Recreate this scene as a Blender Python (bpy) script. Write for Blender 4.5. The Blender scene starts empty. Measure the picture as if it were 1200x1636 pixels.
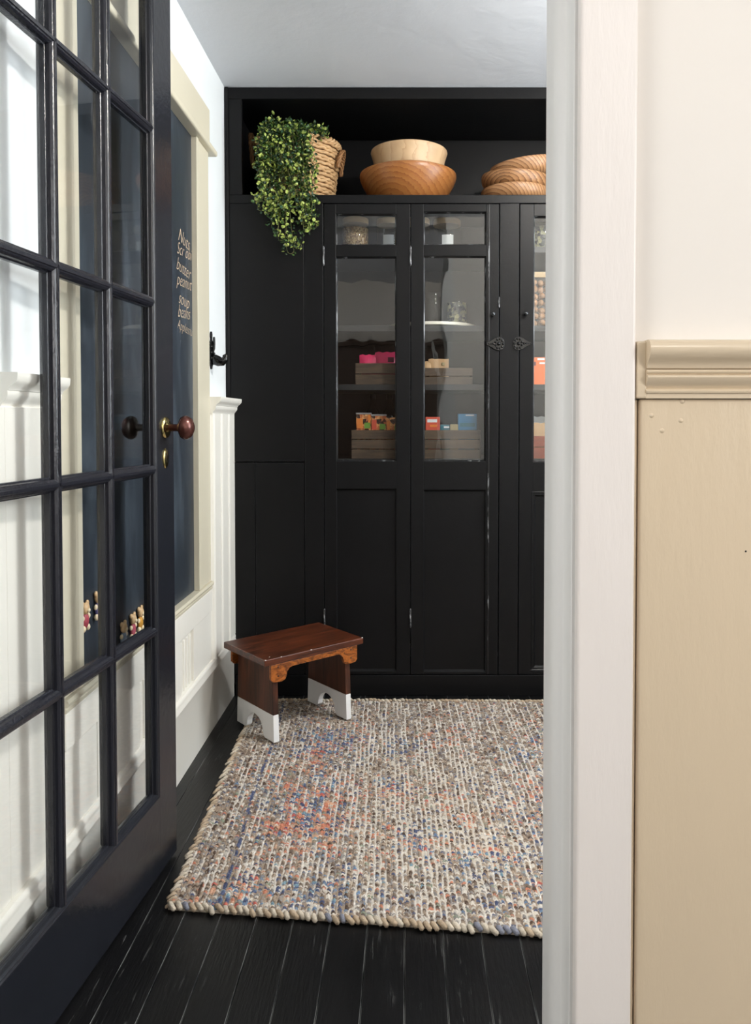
import bpy, math, random
import numpy as np
from mathutils import Vector, Matrix

random.seed(7)
RNG = np.random.default_rng(11)
scene = bpy.context.scene
col = scene.collection
PI = math.pi
R = math.radians

# ------------------------------------------------------------------ camera
cam_data = bpy.data.cameras.new('camera')
cam = bpy.data.objects.new('camera', cam_data)
col.objects.link(cam)
cam.location = (0, 0, 1.03)
cam.rotation_euler = (R(90 - 1.5), 0, 0)
cam_data.sensor_width = 36
cam_data.lens = 36 * 1230 / 1636
cam_data.shift_x = -52 / 1636
cam_data.shift_y = -(818 - 704.2) / 1636
cam_data.clip_start = 0.02
scene.camera = cam

# ------------------------------------------------------------------ world, lights, exposure
world = bpy.data.worlds.new('world')
scene.world = world
world.use_nodes = True
world.node_tree.nodes['Background'].inputs[0].default_value = (0.80, 0.90, 1.0, 1)
world.node_tree.nodes['Background'].inputs[1].default_value = 1.6


def area_light(name, loc, rot, sx, sy, power, color):
    d = bpy.data.lights.new(name, 'AREA')
    d.shape = 'RECTANGLE'
    d.size, d.size_y, d.energy, d.color = sx, sy, power, color
    o = bpy.data.objects.new(name, d)
    col.objects.link(o)
    o.location = loc
    o.rotation_euler = rot
    return o


# daylight through the pantry window (right wall) and the side window of the front room; the ceiling lamps are built further down
area_light('pantry_window_daylight', (1.62, 2.12, 1.55), (0, R(90), 0), 1.15, 0.95, 30, (0.90, 0.96, 1.0))
area_light('front_side_window_daylight', (2.02, -0.9, 1.55), (0, R(90), 0), 1.25, 1.3, 50, (1.0, 0.97, 0.95))
area_light('front_left_jamb_fill', (-2.02, -0.7, 1.6), (0, R(-90), 0), 1.25, 1.3, 35, (1.0, 0.98, 0.96))  # fill light added on the left to brighten the doorway jamb
LAMP_PANTRY, LAMP_FRONT = 285.0, 100.0

scene.cycles.max_bounces = 9
scene.cycles.sample_clamp_indirect = 6
scene.view_settings.view_transform = 'Standard'
scene.view_settings.look = 'None'
scene.view_settings.exposure = 0.0
scene.view_settings.gamma = 1.0
scene.view_settings.use_curve_mapping = False


# ------------------------------------------------------------------ materials
def lin(c):
    out = []
    for v in c:
        v = v / 255.0
        out.append(v / 12.92 if v <= 0.04045 else ((v + 0.055) / 1.055) ** 2.4)
    return out


class NT:
    """tiny node helper"""
    def __init__(self, name):
        self.m = bpy.data.materials.new(name)
        self.m.use_nodes = True
        self.t = self.m.node_tree
        self.b = self.t.nodes['Principled BSDF']
        self.tc = self.t.nodes.new('ShaderNodeTexCoord')

    def n(self, typ, **kw):
        nd = self.t.nodes.new(typ)
        for k, v in kw.items():
            setattr(nd, k, v)
        return nd

    def l(self, a, b):
        self.t.links.new(a, b)

    def mapping(self, scale, space='Object'):
        mp = self.n('ShaderNodeMapping')
        mp.inputs['Scale'].default_value = scale
        self.l(self.tc.outputs[space], mp.inputs['Vector'])
        return mp.outputs[0]

    def noise(self, vec, scale, detail=4, rough=0.55, dist=0.0):
        nz = self.n('ShaderNodeTexNoise')
        nz.inputs['Scale'].default_value = scale
        nz.inputs['Detail'].default_value = detail
        nz.inputs['Roughness'].default_value = rough
        nz.inputs['Distortion'].default_value = dist
        self.l(vec, nz.inputs['Vector'])
        return nz

    def ramp(self, fac, stops):
        rp = self.n('ShaderNodeValToRGB')
        el = rp.color_ramp.elements
        while len(el) < len(stops):
            el.new(0.5)
        for e, (p, c) in zip(el, stops):
            e.position = p
            e.color = (*c[:3], 1)
        self.l(fac, rp.inputs[0])
        return rp.outputs[0]

    def mix(self, fac, a, b, blend='MIX'):
        mx = self.n('ShaderNodeMix', data_type='RGBA', blend_type=blend)
        if isinstance(fac, float):
            mx.inputs[0].default_value = fac
        else:
            self.l(fac, mx.inputs[0])
        for i, v in ((6, a), (7, b)):
            if isinstance(v, (tuple, list)):
                mx.inputs[i].default_value = (*v[:3], 1)
            else:
                self.l(v, mx.inputs[i])
        return mx.outputs[2]

    def bump(self, height, strength, dist=0.01):
        b = self.n('ShaderNodeBump')
        b.inputs['Strength'].default_value = strength
        b.inputs['Distance'].default_value = dist
        self.l(height, b.inputs['Height'])
        self.l(b.outputs[0], self.b.inputs['Normal'])
        return b

    def base(self, c):
        if isinstance(c, (tuple, list)):
            self.b.inputs['Base Color'].default_value = (*c[:3], 1)
        else:
            self.l(c, self.b.inputs['Base Color'])


def paint(name, rgb, rough=0.45, stretch=(1, 1, 1), bscale=60, bstr=0.15, var=0.06, spec=0.5, vscale=3.0, bdist=0.004):
    k = NT(name)
    c = lin(rgb)
    v = k.mapping(stretch)
    nz = k.noise(v, vscale, 3)
    lo = [x * (1 - var) for x in c]
    hi = [min(1, x * (1 + var)) for x in c]
    k.base(k.ramp(nz.outputs[0], [(0.3, lo), (0.7, hi)]))
    k.b.inputs['Roughness'].default_value = rough
    k.b.inputs['Specular IOR Level'].default_value = spec
    if bstr > 0:
        k.bump(k.noise(v, bscale, 5, 0.6).outputs[0], bstr, bdist)
    return k.m


def wear_paint(name, rgb, wear_rgb, rough=0.35, scale=40, stretch=(1, 1, 1), lo=0.68, hi=0.72, bstr=0.2, bscale=90, spec=0.5):
    k = NT(name)
    v = k.mapping(stretch)
    m = k.noise(v, scale, 6, 0.7)
    f = k.ramp(m.outputs[0], [(lo, (0, 0, 0)), (hi, (1, 1, 1))])
    k.base(k.mix(f, lin(rgb), lin(wear_rgb)))
    k.b.inputs['Roughness'].default_value = rough
    k.b.inputs['Specular IOR Level'].default_value = spec
    k.bump(k.noise(v, bscale, 4, 0.6).outputs[0], bstr, 0.004)
    return k.m


def wood(name, c1, c2, rough=0.5, stretch=(1, 12, 12), scale=2.5, dist=1.2, bstr=0.12, rings=False, lo_=0.25, hi_=0.75):
    k = NT(name)
    v = k.mapping(stretch)
    if rings:
        w = k.n('ShaderNodeTexWave', wave_type='RINGS', rings_direction='X')
        w.inputs['Scale'].default_value = scale
        w.inputs['Distortion'].default_value = dist * 3
        w.inputs['Detail'].default_value = 3
        w.inputs['Detail Scale'].default_value = 1.2
        k.l(v, w.inputs['Vector'])
        fac = w.outputs['Fac']
    else:
        fac = k.noise(v, scale, 6, 0.6, dist).outputs[0]
    k.base(k.ramp(fac, [(lo_, lin(c1)), (hi_, lin(c2))]))
    k.b.inputs['Roughness'].default_value = rough
    k.bump(fac, bstr, 0.003)
    return k.m


def glass_mat(name, tint=(1, 1, 1), wav=0.0, wscale=6.0, f0=0.04, fm=0.96):
    m = bpy.data.materials.new(name)
    m.use_nodes = True
    t = m.node_tree
    t.nodes.clear()
    out = t.nodes.new('ShaderNodeOutputMaterial')
    tr = t.nodes.new('ShaderNodeBsdfTransparent')
    tr.inputs[0].default_value = (*tint, 1)
    gl = t.nodes.new('ShaderNodeBsdfGlossy')
    gl.inputs['Roughness'].default_value = 0.0
    lw = t.nodes.new('ShaderNodeLayerWeight')
    pw = t.nodes.new('ShaderNodeMath'); pw.operation = 'POWER'; pw.inputs[1].default_value = 5
    t.links.new(lw.outputs['Facing'], pw.inputs[0])
    ma = t.nodes.new('ShaderNodeMath'); ma.operation = 'MULTIPLY_ADD'
    ma.inputs[1].default_value = fm; ma.inputs[2].default_value = f0
    t.links.new(pw.outputs[0], ma.inputs[0])
    mx = t.nodes.new('ShaderNodeMixShader')
    t.links.new(ma.outputs[0], mx.inputs[0])
    t.links.new(tr.outputs[0], mx.inputs[1])
    t.links.new(gl.outputs[0], mx.inputs[2])
    t.links.new(mx.outputs[0], out.inputs[0])
    if wav > 0:
        tc = t.nodes.new('ShaderNodeTexCoord')
        mp = t.nodes.new('ShaderNodeMapping'); mp.inputs['Scale'].default_value = (1.6, 1, 0.55)
        t.links.new(tc.outputs['Object'], mp.inputs[0])
        nz = t.nodes.new('ShaderNodeTexNoise'); nz.inputs['Scale'].default_value = wscale; nz.inputs['Detail'].default_value = 1.5
        t.links.new(mp.outputs[0], nz.inputs['Vector'])
        bp = t.nodes.new('ShaderNodeBump'); bp.inputs['Strength'].default_value = wav; bp.inputs['Distance'].default_value = 0.02
        t.links.new(nz.outputs[0], bp.inputs['Height'])
        t.links.new(bp.outputs[0], gl.inputs['Normal'])
    return m


def metal(name, rgb, rough=0.3, met=1.0, bstr=0.1, bscale=120):
    k = NT(name)
    v = k.mapping((1, 1, 1))
    nz = k.noise(v, 30, 3)
    c = lin(rgb)
    k.base(k.ramp(nz.outputs[0], [(0.3, [x * 0.75 for x in c]), (0.7, c)]))
    k.b.inputs['Metallic'].default_value = met
    k.b.inputs['Roughness'].default_value = rough
    k.bump(k.noise(v, bscale, 3).outputs[0], bstr, 0.002)
    return k.m


M = {}
M['black_cab'] = paint('black_cabinet_paint', (19, 19, 20), 0.40, bscale=70, bstr=0.10, var=0.10, spec=0.17)
M['black_cab_edge'] = wear_paint('black_cabinet_edge', (14, 14, 16), (128, 130, 132), 0.28, 26, (1, 1, 0.35), 0.54, 0.62)
M['black_inside'] = paint('dark_grey_cabinet_inside', (32, 33, 34), 0.5, var=0.08, bstr=0.05)
M['black_door'] = paint('black_gloss_door_paint', (30, 32, 38), 0.24, bscale=45, bstr=0.22, var=0.12)
M['black_munt'] = wear_paint('black_gloss_muntin_paint', (32, 33, 40), (150, 155, 165), 0.22, 90, (1, 1, 0.4), 0.76, 0.80, 0.35, 130)
M['wall_white'] = paint('cool_white_wall_paint', (238, 242, 243), 0.6, bscale=25, bstr=0.06, var=0.02)
M['ceil'] = paint('textured_ceiling_plaster', (212, 214, 218), 0.75, (1, 1, 1), 9, 0.28, 0.02, bdist=0.012)
M['trim_white'] = paint('warm_white_wainscot_paint', (240, 237, 228), 0.4, (1, 1, 0.3), 40, 0.08, 0.02)
M['trim_cream'] = paint('cream_casing_paint', (212, 205, 184), 0.4, (1, 1, 0.3), 40, 0.08, 0.03)
M['door_cas'] = paint('off_white_casing_paint', (242, 235, 229), 0.38, (1, 1, 0.22), 28, 0.28, 0.015, bdist=0.006)
M['jamb'] = paint('grey_white_jamb_paint', (234, 233, 230), 0.4, (1, 1, 0.2), 30, 0.2, 0.02)
M['wall_cream'] = paint('cream_wall_paint', (236, 230, 222), 0.5, (1, 1, 0.5), 14, 0.12, 0.015)
M['beige'] = paint('beige_gloss_wainscot_paint', (222, 203, 175), 0.24, (1, 1, 0.3), 24, 0.30, 0.035, bdist=0.006)
M['beige_rail'] = paint('beige_gloss_rail_paint', (220, 202, 175), 0.22, (0.25, 1, 1), 30, 0.22, 0.03)
M['glass'] = glass_mat('door_glass', (0.993, 0.996, 0.996), 0.02, 5, 0.025, 0.6)
M['old_glass'] = glass_mat('wavy_old_glass', (0.97, 0.98, 0.98), 0.10, 5, 0.065)
M['jar_glass'] = glass_mat('jar_glass', (0.96, 0.97, 0.97), 0.05, 20, 0.05)


def floor_mat():
    k = NT('worn_black_floor_paint')
    pos = k.n('ShaderNodeNewGeometry').outputs['Position']
    def mapping(sc):
        mp = k.n('ShaderNodeMapping'); mp.inputs['Scale'].default_value = sc
        k.l(pos, mp.inputs['Vector']); return mp.outputs[0]
    k.mapping = mapping
    v = k.mapping((14, 1.2, 1))
    m = k.noise(v, 7, 7, 0.72)
    f = k.ramp(m.outputs[0], [(0.60, (0, 0, 0)), (0.63, (0.7, 0.7, 0.7))])
    m2 = k.noise(k.mapping((1, 1, 1)), 2.3, 3)
    f2 = k.ramp(m2.outputs[0], [(0.47, (0, 0, 0)), (0.60, (1, 1, 1))])
    mm = k.n('ShaderNodeMath', operation='MULTIPLY')
    k.l(f, mm.inputs[0]); k.l(f2, mm.inputs[1])
    nb = k.noise(k.mapping((3, 1, 1)), 5, 3)
    base = k.ramp(nb.outputs[0], [(0.3, lin((12, 12, 13))), (0.7, lin((19, 19, 20)))])
    k.base(k.mix(mm.outputs[0], base, lin((112, 112, 110))))
    k.b.inputs['Roughness'].default_value = 0.30
    k.b.inputs['Specular IOR Level'].default_value = 0.3
    k.bump(k.noise(k.mapping((10, 1, 1)), 18, 5).outputs[0], 0.25, 0.004)
    return k.m


M['floor'] = floor_mat()
M['floor_edge'] = wear_paint('worn_glint_plank_edge', (24, 24, 25), (118, 118, 116), 0.4, 6, (20, 1.0, 1), 0.46, 0.58)  # pale tone paints the glint off the glossy bevels, mixed with worn paint


def board_mat():
    k = NT('slate_chalkboard')
    nz = k.noise(k.mapping((1, 2.2, 0.6)), 3.4, 6, 0.68, 0.8)
    k.base(k.ramp(nz.outputs[0], [(0.30, lin((30, 36, 43))), (0.52, lin((44, 52, 61))), (0.78, lin((82, 92, 102)))]))
    k.b.inputs['Roughness'].default_value = 0.42
    return k.m


M['board'] = board_mat()
M['chalk'] = paint('tan_chalk', (214, 190, 160), 0.9, bscale=300, bstr=0.5, var=0.25, vscale=60)
M['brass'] = metal('polished_brass', (225, 205, 140), 0.16)
M['bronze'] = metal('dark_bronze_knob', (104, 62, 54), 0.22, 0.55)
M['iron_knob'] = metal('dark_pewter_knob', (78, 78, 76), 0.28, 0.8)
M['iron'] = metal('black_cast_iron', (26, 26, 27), 0.35, 0.3, 0.5, 260)
M['iron_shiny'] = metal('black_glossy_latch', (8, 8, 9), 0.10, 0.0, 0.25, 120)
M['hinge'] = wear_paint('painted_worn_hinge', (44, 44, 46), (170, 172, 174), 0.3, 120, (1, 1, 0.3), 0.5, 0.6)
M['knob_small'] = metal('small_gunmetal_knob', (70, 72, 74), 0.2, 0.8)
M['stool_top'] = wood('red_brown_stool_wood', (44, 20, 10), (98, 48, 26), 0.34, (2.2, 18, 18), 2.6, 1.4, lo_=0.38, hi_=0.64)
M['stool_leg'] = wood('dark_brown_stool_wood', (52, 28, 18), (98, 54, 34), 0.36, (14, 14, 2.2), 2.0, 0.8, lo_=0.38, hi_=0.64)
M['stool_apron'] = wood('orange_knotty_stool_wood', (92, 46, 14), (176, 100, 40), 0.3, (3.5, 9, 9), 6, 2.6, lo_=0.38, hi_=0.62)
M['stool_white'] = paint('white_stool_foot_paint', (243, 243, 242), 0.4, bstr=0.05, var=0.01)


def bowl_mat(name, stops, centre, scale, dist, rough=0.42, squash=(1, 1, 1)):
    """cathedral grain: growth rings about an axis that runs front to back"""
    k = NT(name)
    mp = k.n('ShaderNodeMapping')
    mp.inputs['Location'].default_value = (-centre[0] * squash[0], 0, -centre[1] * squash[2])
    mp.inputs['Scale'].default_value = squash
    mp.inputs['Rotation'].default_value = (0.12, 0.0, 0.1)
    k.l(k.tc.outputs['Object'], mp.inputs[0])
    w = k.n('ShaderNodeTexWave', wave_type='RINGS', rings_direction='Y', wave_profile='SAW')
    w.inputs['Scale'].default_value = scale
    w.inputs['Distortion'].default_value = dist
    w.inputs['Detail'].default_value = 3
    w.inputs['Detail Scale'].default_value = 6
    k.l(mp.outputs[0], w.inputs['Vector'])
    big = k.noise(k.mapping((1, 1, 1)), 7, 3)
    c = k.ramp(w.outputs['Fac'], [(p, lin(c_)) for p, c_ in stops])
    k.base(k.mix(0.5, c, k.mix(1.0, c, k.ramp(big.outputs[0], [(0.3, (0.6, 0.55, 0.5)), (0.7, (1.15, 1.15, 1.15))]), 'MULTIPLY')))
    k.b.inputs['Roughness'].default_value = rough
    return k.m


M['bowl_amber'] = bowl_mat('amber_bowl_wood', [(0.0, (166, 112, 62)), (0.7, (152, 96, 50)), (1.0, (134, 80, 40))], (-0.06, -0.02), 20, 2.6, 0.34, (0.6, 1, 1))
M['bowl_pale'] = bowl_mat('pale_bowl_wood', [(0.0, (206, 176, 138)), (0.8, (200, 168, 130)), (1.0, (188, 154, 116))], (0.30, 0.0), 7, 3.5, 0.45, (1, 1, 0.6))
M['bowl_grain'] = bowl_mat('striped_bowl_wood', [(0.0, (184, 142, 102)), (0.6, (166, 122, 82)), (1.0, (104, 66, 40))], (-0.16, -0.12), 26, 1.2)
M['bowl_grain2'] = bowl_mat('striped_dark_bowl_wood', [(0.0, (176, 134, 92)), (0.55, (154, 110, 72)), (1.0, (92, 58, 34))], (-0.02, 0.0), 30, 1.6, 0.42, (0.5, 1, 1))

M['wicker'] = wood('seagrass_wicker', (164, 122, 78), (222, 186, 138), 0.6, (1, 1, 3), 40, 0.4, 0.3)
M['wicker_dark'] = wood('dark_seagrass', (122, 84, 50), (176, 132, 88), 0.6, (1, 1, 1), 60, 0.4, 0.3)


def leaf_mat(name, a, b):
    k = NT(name)
    nz = k.noise(k.mapping((1, 1, 1)), 60, 2)
    k.base(k.ramp(nz.outputs[0], [(0.3, lin(a)), (0.7, lin(b))]))
    k.b.inputs['Roughness'].default_value = 0.4
    return k.m


M['leaf0'] = leaf_mat('deep_green_leaf', (20, 40, 16), (40, 66, 26))
M['leaf1'] = leaf_mat('mid_green_leaf', (44, 76, 26), (74, 108, 42))
M['leaf2'] = leaf_mat('lime_green_leaf', (150, 172, 76), (196, 206, 116))
M['leaf3'] = leaf_mat('blue_green_leaf', (24, 54, 38), (50, 84, 58))
M['stem'] = leaf_mat('green_brown_stem', (74, 80, 38), (112, 112, 60))
M['crate'] = wood('dark_crate_wood', (48, 38, 30), (104, 84, 64), 0.6, (1.5, 10, 14), 4, 1.0)
M['crate_red'] = wood('red_brown_crate_wood', (112, 48, 24), (160, 76, 44), 0.5, (1.5, 10, 14), 4, 1.0)
M['jar_lid'] = wood('bamboo_jar_lid', (170, 140, 100), (206, 178, 136), 0.5, (2, 10, 10), 3)
M['kraft'] = paint('tan_paper_bag', (196, 158, 116), 0.6, bscale=30, bstr=0.4, var=0.1)
M['white_label'] = paint('white_card_label', (228, 230, 230), 0.6, bstr=0, var=0.01)
M['turntable'] = paint('cream_turntable_plastic', (240, 232, 216), 0.4, bstr=0, var=0.01)


def speckle(name, c1, c2, c3, scale):
    k = NT(name)
    vo = k.n('ShaderNodeTexVoronoi'); vo.inputs['Scale'].default_value = scale
    k.l(k.tc.outputs['Object'], vo.inputs['Vector'])
    k.base(k.ramp(vo.outputs['Color'], [(0.2, lin(c1)), (0.5, lin(c2)), (0.8, lin(c3))]))
    k.b.inputs['Roughness'].default_value = 0.6
    k.bump(vo.outputs['Distance'], 0.8, 0.006)
    return k.m


M['grain'] = speckle('mixed_grain', (128, 92, 50), (190, 152, 100), (222, 194, 146), 170)
M['candy'] = speckle('wrapped_candy', (34, 36, 44), (96, 98, 92), (190, 184, 140), 85)
M['walnut'] = wood('walnut_shell', (120, 74, 40), (206, 156, 108), 0.6, (30, 30, 30), 3, 1.0, 0.6)
M['sugar'] = paint('pale_sugar', (222, 212, 202), 0.8, bscale=200, bstr=0.4, var=0.04)


def flat(name, rgb, rough=0.45):
    return paint(name, rgb, rough, bscale=40, bstr=0.1, var=0.05)


# ------------------------------------------------------------------ mesh helper
class MB:
    def __init__(self):
        self.v, self.f, self.mi = [], [], []

    def add(self, vs, fs, mi=0):
        b = len(self.v)
        self.v += [tuple(p) for p in vs]
        self.f += [tuple(b + i for i in f) for f in fs]
        self.mi += [mi] * len(fs)
        return self

    def box(self, x0, x1, y0, y1, z0, z1, mi=0):
        vs = [(x, y, z) for x in (x0, x1) for y in (y0, y1) for z in (z0, z1)]
        fs = [(0, 1, 3, 2), (4, 6, 7, 5), (0, 4, 5, 1), (2, 3, 7, 6), (0, 2, 6, 4), (1, 5, 7, 3)]
        return self.add(vs, fs, mi)

    def prism(self, poly, a0, a1, axis, mi=0, cap=True):
        """poly: 2D points; axis 'x': (y,z) plane, 'y': (x,z), 'z': (x,y)"""
        n = len(poly)
        def P(p, a):
            return {'x': (a, p[0], p[1]), 'y': (p[0], a, p[1]), 'z': (p[0], p[1], a)}[axis]
        vs = [P(p, a0) for p in poly] + [P(p, a1) for p in poly]
        fs = [(i, (i + 1) % n, n + (i + 1) % n, n + i) for i in range(n)]
        if cap:
            fs += [tuple(range(n - 1, -1, -1)), tuple(range(n, 2 * n))]
        return self.add(vs, fs, mi)

    def lathe(self, prof, c=(0, 0, 0), axis='z', seg=32, mi=0):
        vs, fs = [], []
        n = len(prof)
        for k in range(seg):
            a = 2 * PI * k / seg
            for r, h in prof:
                p = (r * math.cos(a), r * math.sin(a), h)
                if axis == 'y':
                    p = (p[0], p[2], -p[1])
                elif axis == 'x':
                    p = (p[2], p[0], p[1])
                vs.append((c[0] + p[0], c[1] + p[1], c[2] + p[2]))
        for k in range(seg):
            for i in range(n - 1):
                a, b = k * n + i, ((k + 1) % seg) * n + i
                fs.append((a, b, b + 1, a + 1))
        return self.add(vs, fs, mi)

    def tube(self, pts, rad, seg=8, mi=0, closed=False):
        pts = [Vector(p) for p in pts]
        n = len(pts)
        rads = rad if isinstance(rad, (list, tuple)) else [rad] * n
        vs, fs = [], []
        up = Vector((0, 0, 1))
        prev = None
        for i, p in enumerate(pts):
            if closed:
                t = (pts[(i + 1) % n] - pts[i - 1]).normalized()
            else:
                t = (pts[min(i + 1, n - 1)] - pts[max(i - 1, 0)]).normalized()
            if prev is None:
                s = t.cross(up)
                if s.length < 1e-3:
                    s = t.cross(Vector((1, 0, 0)))
                s.normalize()
            else:
                s = (prev - t * prev.dot(t)).normalized()
            prev = s
            q = t.cross(s)
            for k in range(seg):
                a = 2 * PI * k / seg
                vs.append(p + (s * math.cos(a) + q * math.sin(a)) * rads[i])
        for i in range(n if closed else n - 1):
            j = (i + 1) % n
            for k in range(seg):
                k2 = (k + 1) % seg
                fs.append((i * seg + k, i * seg + k2, j * seg + k2, j * seg + k))
        if not closed:
            fs.append(tuple(range(seg - 1, -1, -1)))
            fs.append(tuple((n - 1) * seg + k for k in range(seg)))
        return self.add(vs, fs, mi)

    def sphere(self, c, r, seg=12, rings=8, sc=(1, 1, 1), mi=0):
        prof = [(max(1e-5, r * math.sin(PI * i / rings)), -r * math.cos(PI * i / rings)) for i in range(rings + 1)]
        b = len(self.v)
        self.lathe(prof, (0, 0, 0), 'z', seg, mi)
        for i in range(b, len(self.v)):
            p = self.v[i]
            self.v[i] = (c[0] + p[0] * sc[0], c[1] + p[1] * sc[1], c[2] + p[2] * sc[2])
        return self

    def xf(self, mat, start=0):
        for i in range(start, len(self.v)):
            self.v[i] = tuple(mat @ Vector(self.v[i]))
        return self

    def build(self, name, mats, parent=None, bevel=0, smooth=False, seg=2, loc=None, label=None):
        me = bpy.data.meshes.new(name)
        me.from_pydata(self.v, [], self.f)
        if not isinstance(mats, (list, tuple)):
            mats = [mats]
        for m in mats:
            me.materials.append(M[m] if isinstance(m, str) else m)
        me.polygons.foreach_set('material_index', self.mi)
        import bmesh
        bm = bmesh.new(); bm.from_mesh(me)
        bmesh.ops.recalc_face_normals(bm, faces=bm.faces)
        bm.to_mesh(me); bm.free()
        if smooth:
            me.polygons.foreach_set('use_smooth', [True] * len(me.polygons))
            if smooth != 'all':
                me.set_sharp_from_angle(angle=R(40))
        me.update()
        o = bpy.data.objects.new(name, me)
        col.objects.link(o)
        if parent is not None:
            o.parent = parent
        if loc is not None:
            o.location = loc
        if bevel:
            b = o.modifiers.new('bevel', 'BEVEL')
            b.width, b.segments, b.limit_method, b.angle_limit = bevel, seg, 'ANGLE', R(35)
        if label:
            o['label'] = label
        return o


def tag(o, label=None, cat=None, group=None, kind=None):
    if label: o['label'] = label
    if cat: o['category'] = cat
    if group: o['group'] = group
    if kind: o['kind'] = kind
    return o


def root(name, loc, rotz=0, label=None, cat=None, group=None, kind=None):
    o = bpy.data.objects.new(name, None)
    col.objects.link(o)
    o.location = loc
    o.rotation_euler = (0, 0, rotz)
    o.empty_display_size = 0.05
    return tag(o, label, cat, group, kind)


def copy_tree(o, parent=None):
    c = o.copy()
    col.objects.link(c)
    c.parent = parent
    for ch in list(o.children):
        copy_tree(ch, c)
    return c


def rect_box(cx, cy, cz, sx, sy, sz):
    return MB().box(cx - sx / 2, cx + sx / 2, cy - sy / 2, cy + sy / 2, cz - sz / 2, cz + sz / 2)


# ------------------------------------------------------------------ the setting
XL = -0.675          # pantry left wall
YF, YB = 0.92, 1.06  # front wall: front-room face, pantry face
CEIL = 2.255
FCEIL = 2.55
XR = 1.5             # pantry right wall
YC = 2.86            # cabinet face

floor = MB().box(-1.95, 1.95, -2.66, 3.4, -0.06, -0.021).build('floor', 'floor')
tag(floor, 'black painted wooden plank floor', None, None, 'structure')
PW = 0.0765
plank_mesh = None
k0 = int((-1.93 + 0.006) / PW)
for k in range(k0, int(1.93 / PW)):
    if plank_mesh is None:
        b, t = 0.0010, 0.0
        w = PW - 0.0012
        poly = [(0, -0.021), (w, -0.021), (w, -b), (w - b, t), (b, t), (0, -b)]
        mb = MB()
        n = len(poly)
        y0, y1 = -2.66, 3.4
        vs = [(p[0], y0, p[1]) for p in poly] + [(p[0], y1, p[1]) for p in poly]
        fs, mi = [], []
        for i in range(n):
            fs.append((i, (i + 1) % n, n + (i + 1) % n, n + i))
        mb.add(vs, fs)
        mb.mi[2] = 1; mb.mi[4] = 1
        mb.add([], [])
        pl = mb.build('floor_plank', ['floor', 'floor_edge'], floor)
        plank_mesh = pl.data
    else:
        pl = bpy.data.objects.new('floor_plank', plank_mesh)
        col.objects.link(pl); pl.parent = floor
    pl.location = (-0.006 + k * PW, 0, random.uniform(-0.0006, 0.0006))

tag(MB().box(-0.85, 1.62, 0.99, 3.42, CEIL, CEIL + 0.06).build('ceiling', 'ceil'), 'white textured plaster pantry ceiling', kind='structure')
tag(MB().box(-2.05, 2.05, -2.75, 0.99, FCEIL, FCEIL + 0.06).build('ceiling_front', 'ceil'), 'white ceiling of the front room', kind='structure')
tag(MB().box(-0.85, XL, YB, 3.42, 0, CEIL).build('wall_left', 'wall_white'), 'cool white painted pantry wall beside the chalkboard', kind='structure')
tag(MB().box(XL, 1.62, 3.34, 3.42, 0, CEIL).build('wall_back', 'wall_white'), 'pantry wall behind the black cabinet', kind='structure')

# pantry right wall with a window opening
WY0, WY1, WZ0, WZ1 = 1.62, 2.62, 0.95, 2.12
mb = MB()
mb.box(XR, 1.60, YB, WY0, 0, CEIL).box(XR, 1.60, WY1, 3.34, 0, CEIL).box(XR, 1.60, WY0, WY1, 0, WZ0).box(XR, 1.60, WY0, WY1, WZ1, CEIL)
tag(mb.build('wall_right', 'wall_white'), 'cool white pantry wall with a window', kind='structure')


def window(name, label, axis, a0, a1, z0, z1, p0, p1):
    w = root(name, (0, 0, 0), 0, label, None, None, 'structure')
    def bx(u0, u1, v0, v1, q0=p0, q1=p1):
        return MB().box(q0, q1, u0, u1, v0, v1) if axis == 'x' else MB().box(u0, u1, q0, q1, v0, v1)
    t = 0.05
    bx(a0 - t, a0, z0 - t, z1 + t).build('window_frame', 'trim_white', w, 0.003)
    bx(a1, a1 + t, z0 - t, z1 + t).build('window_frame', 'trim_white', w, 0.003)
    bx(a0, a1, z1, z1 + t).build('window_frame', 'trim_white', w, 0.003)
    bx(a0, a1, z0 - t, z0).build('window_sill', 'trim_white', w, 0.003)
    zm = (z0 + z1) / 2
    bx(a0, a1, zm - 0.02, zm + 0.02).build('meeting_rail', 'trim_white', w, 0.003)
    pm = (p0 + p1) / 2
    bx(a0, a1, z0, zm - 0.02, pm - 0.002, pm + 0.002).build('pane', 'glass', w)
    bx(a0, a1, zm + 0.02, z1, pm - 0.002, pm + 0.002).build('pane', 'glass', w)
    return w


window('window_1', 'white sash window in the pantry right wall', 'x', WY0 + 0.04, WY1 - 0.04, WZ0 + 0.04, WZ1 - 0.04, XR - 0.012, XR + 0.03)

# front wall with the doorway
JL, JR = -0.66, 0.188
HEAD = 2.20
mb = MB()
mb.box(-1.95, JL - 0.03, YF, YB, 0, FCEIL).box(JR + 0.03, 1.95, YF, YB, 0, FCEIL).box(JL - 0.03, JR + 0.03, YF, YB, HEAD + 0.03, FCEIL)
tag(mb.build('wall_front', 'wall_cream'), 'cream painted wall right of the doorway above the beige rail', kind='structure')

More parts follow.
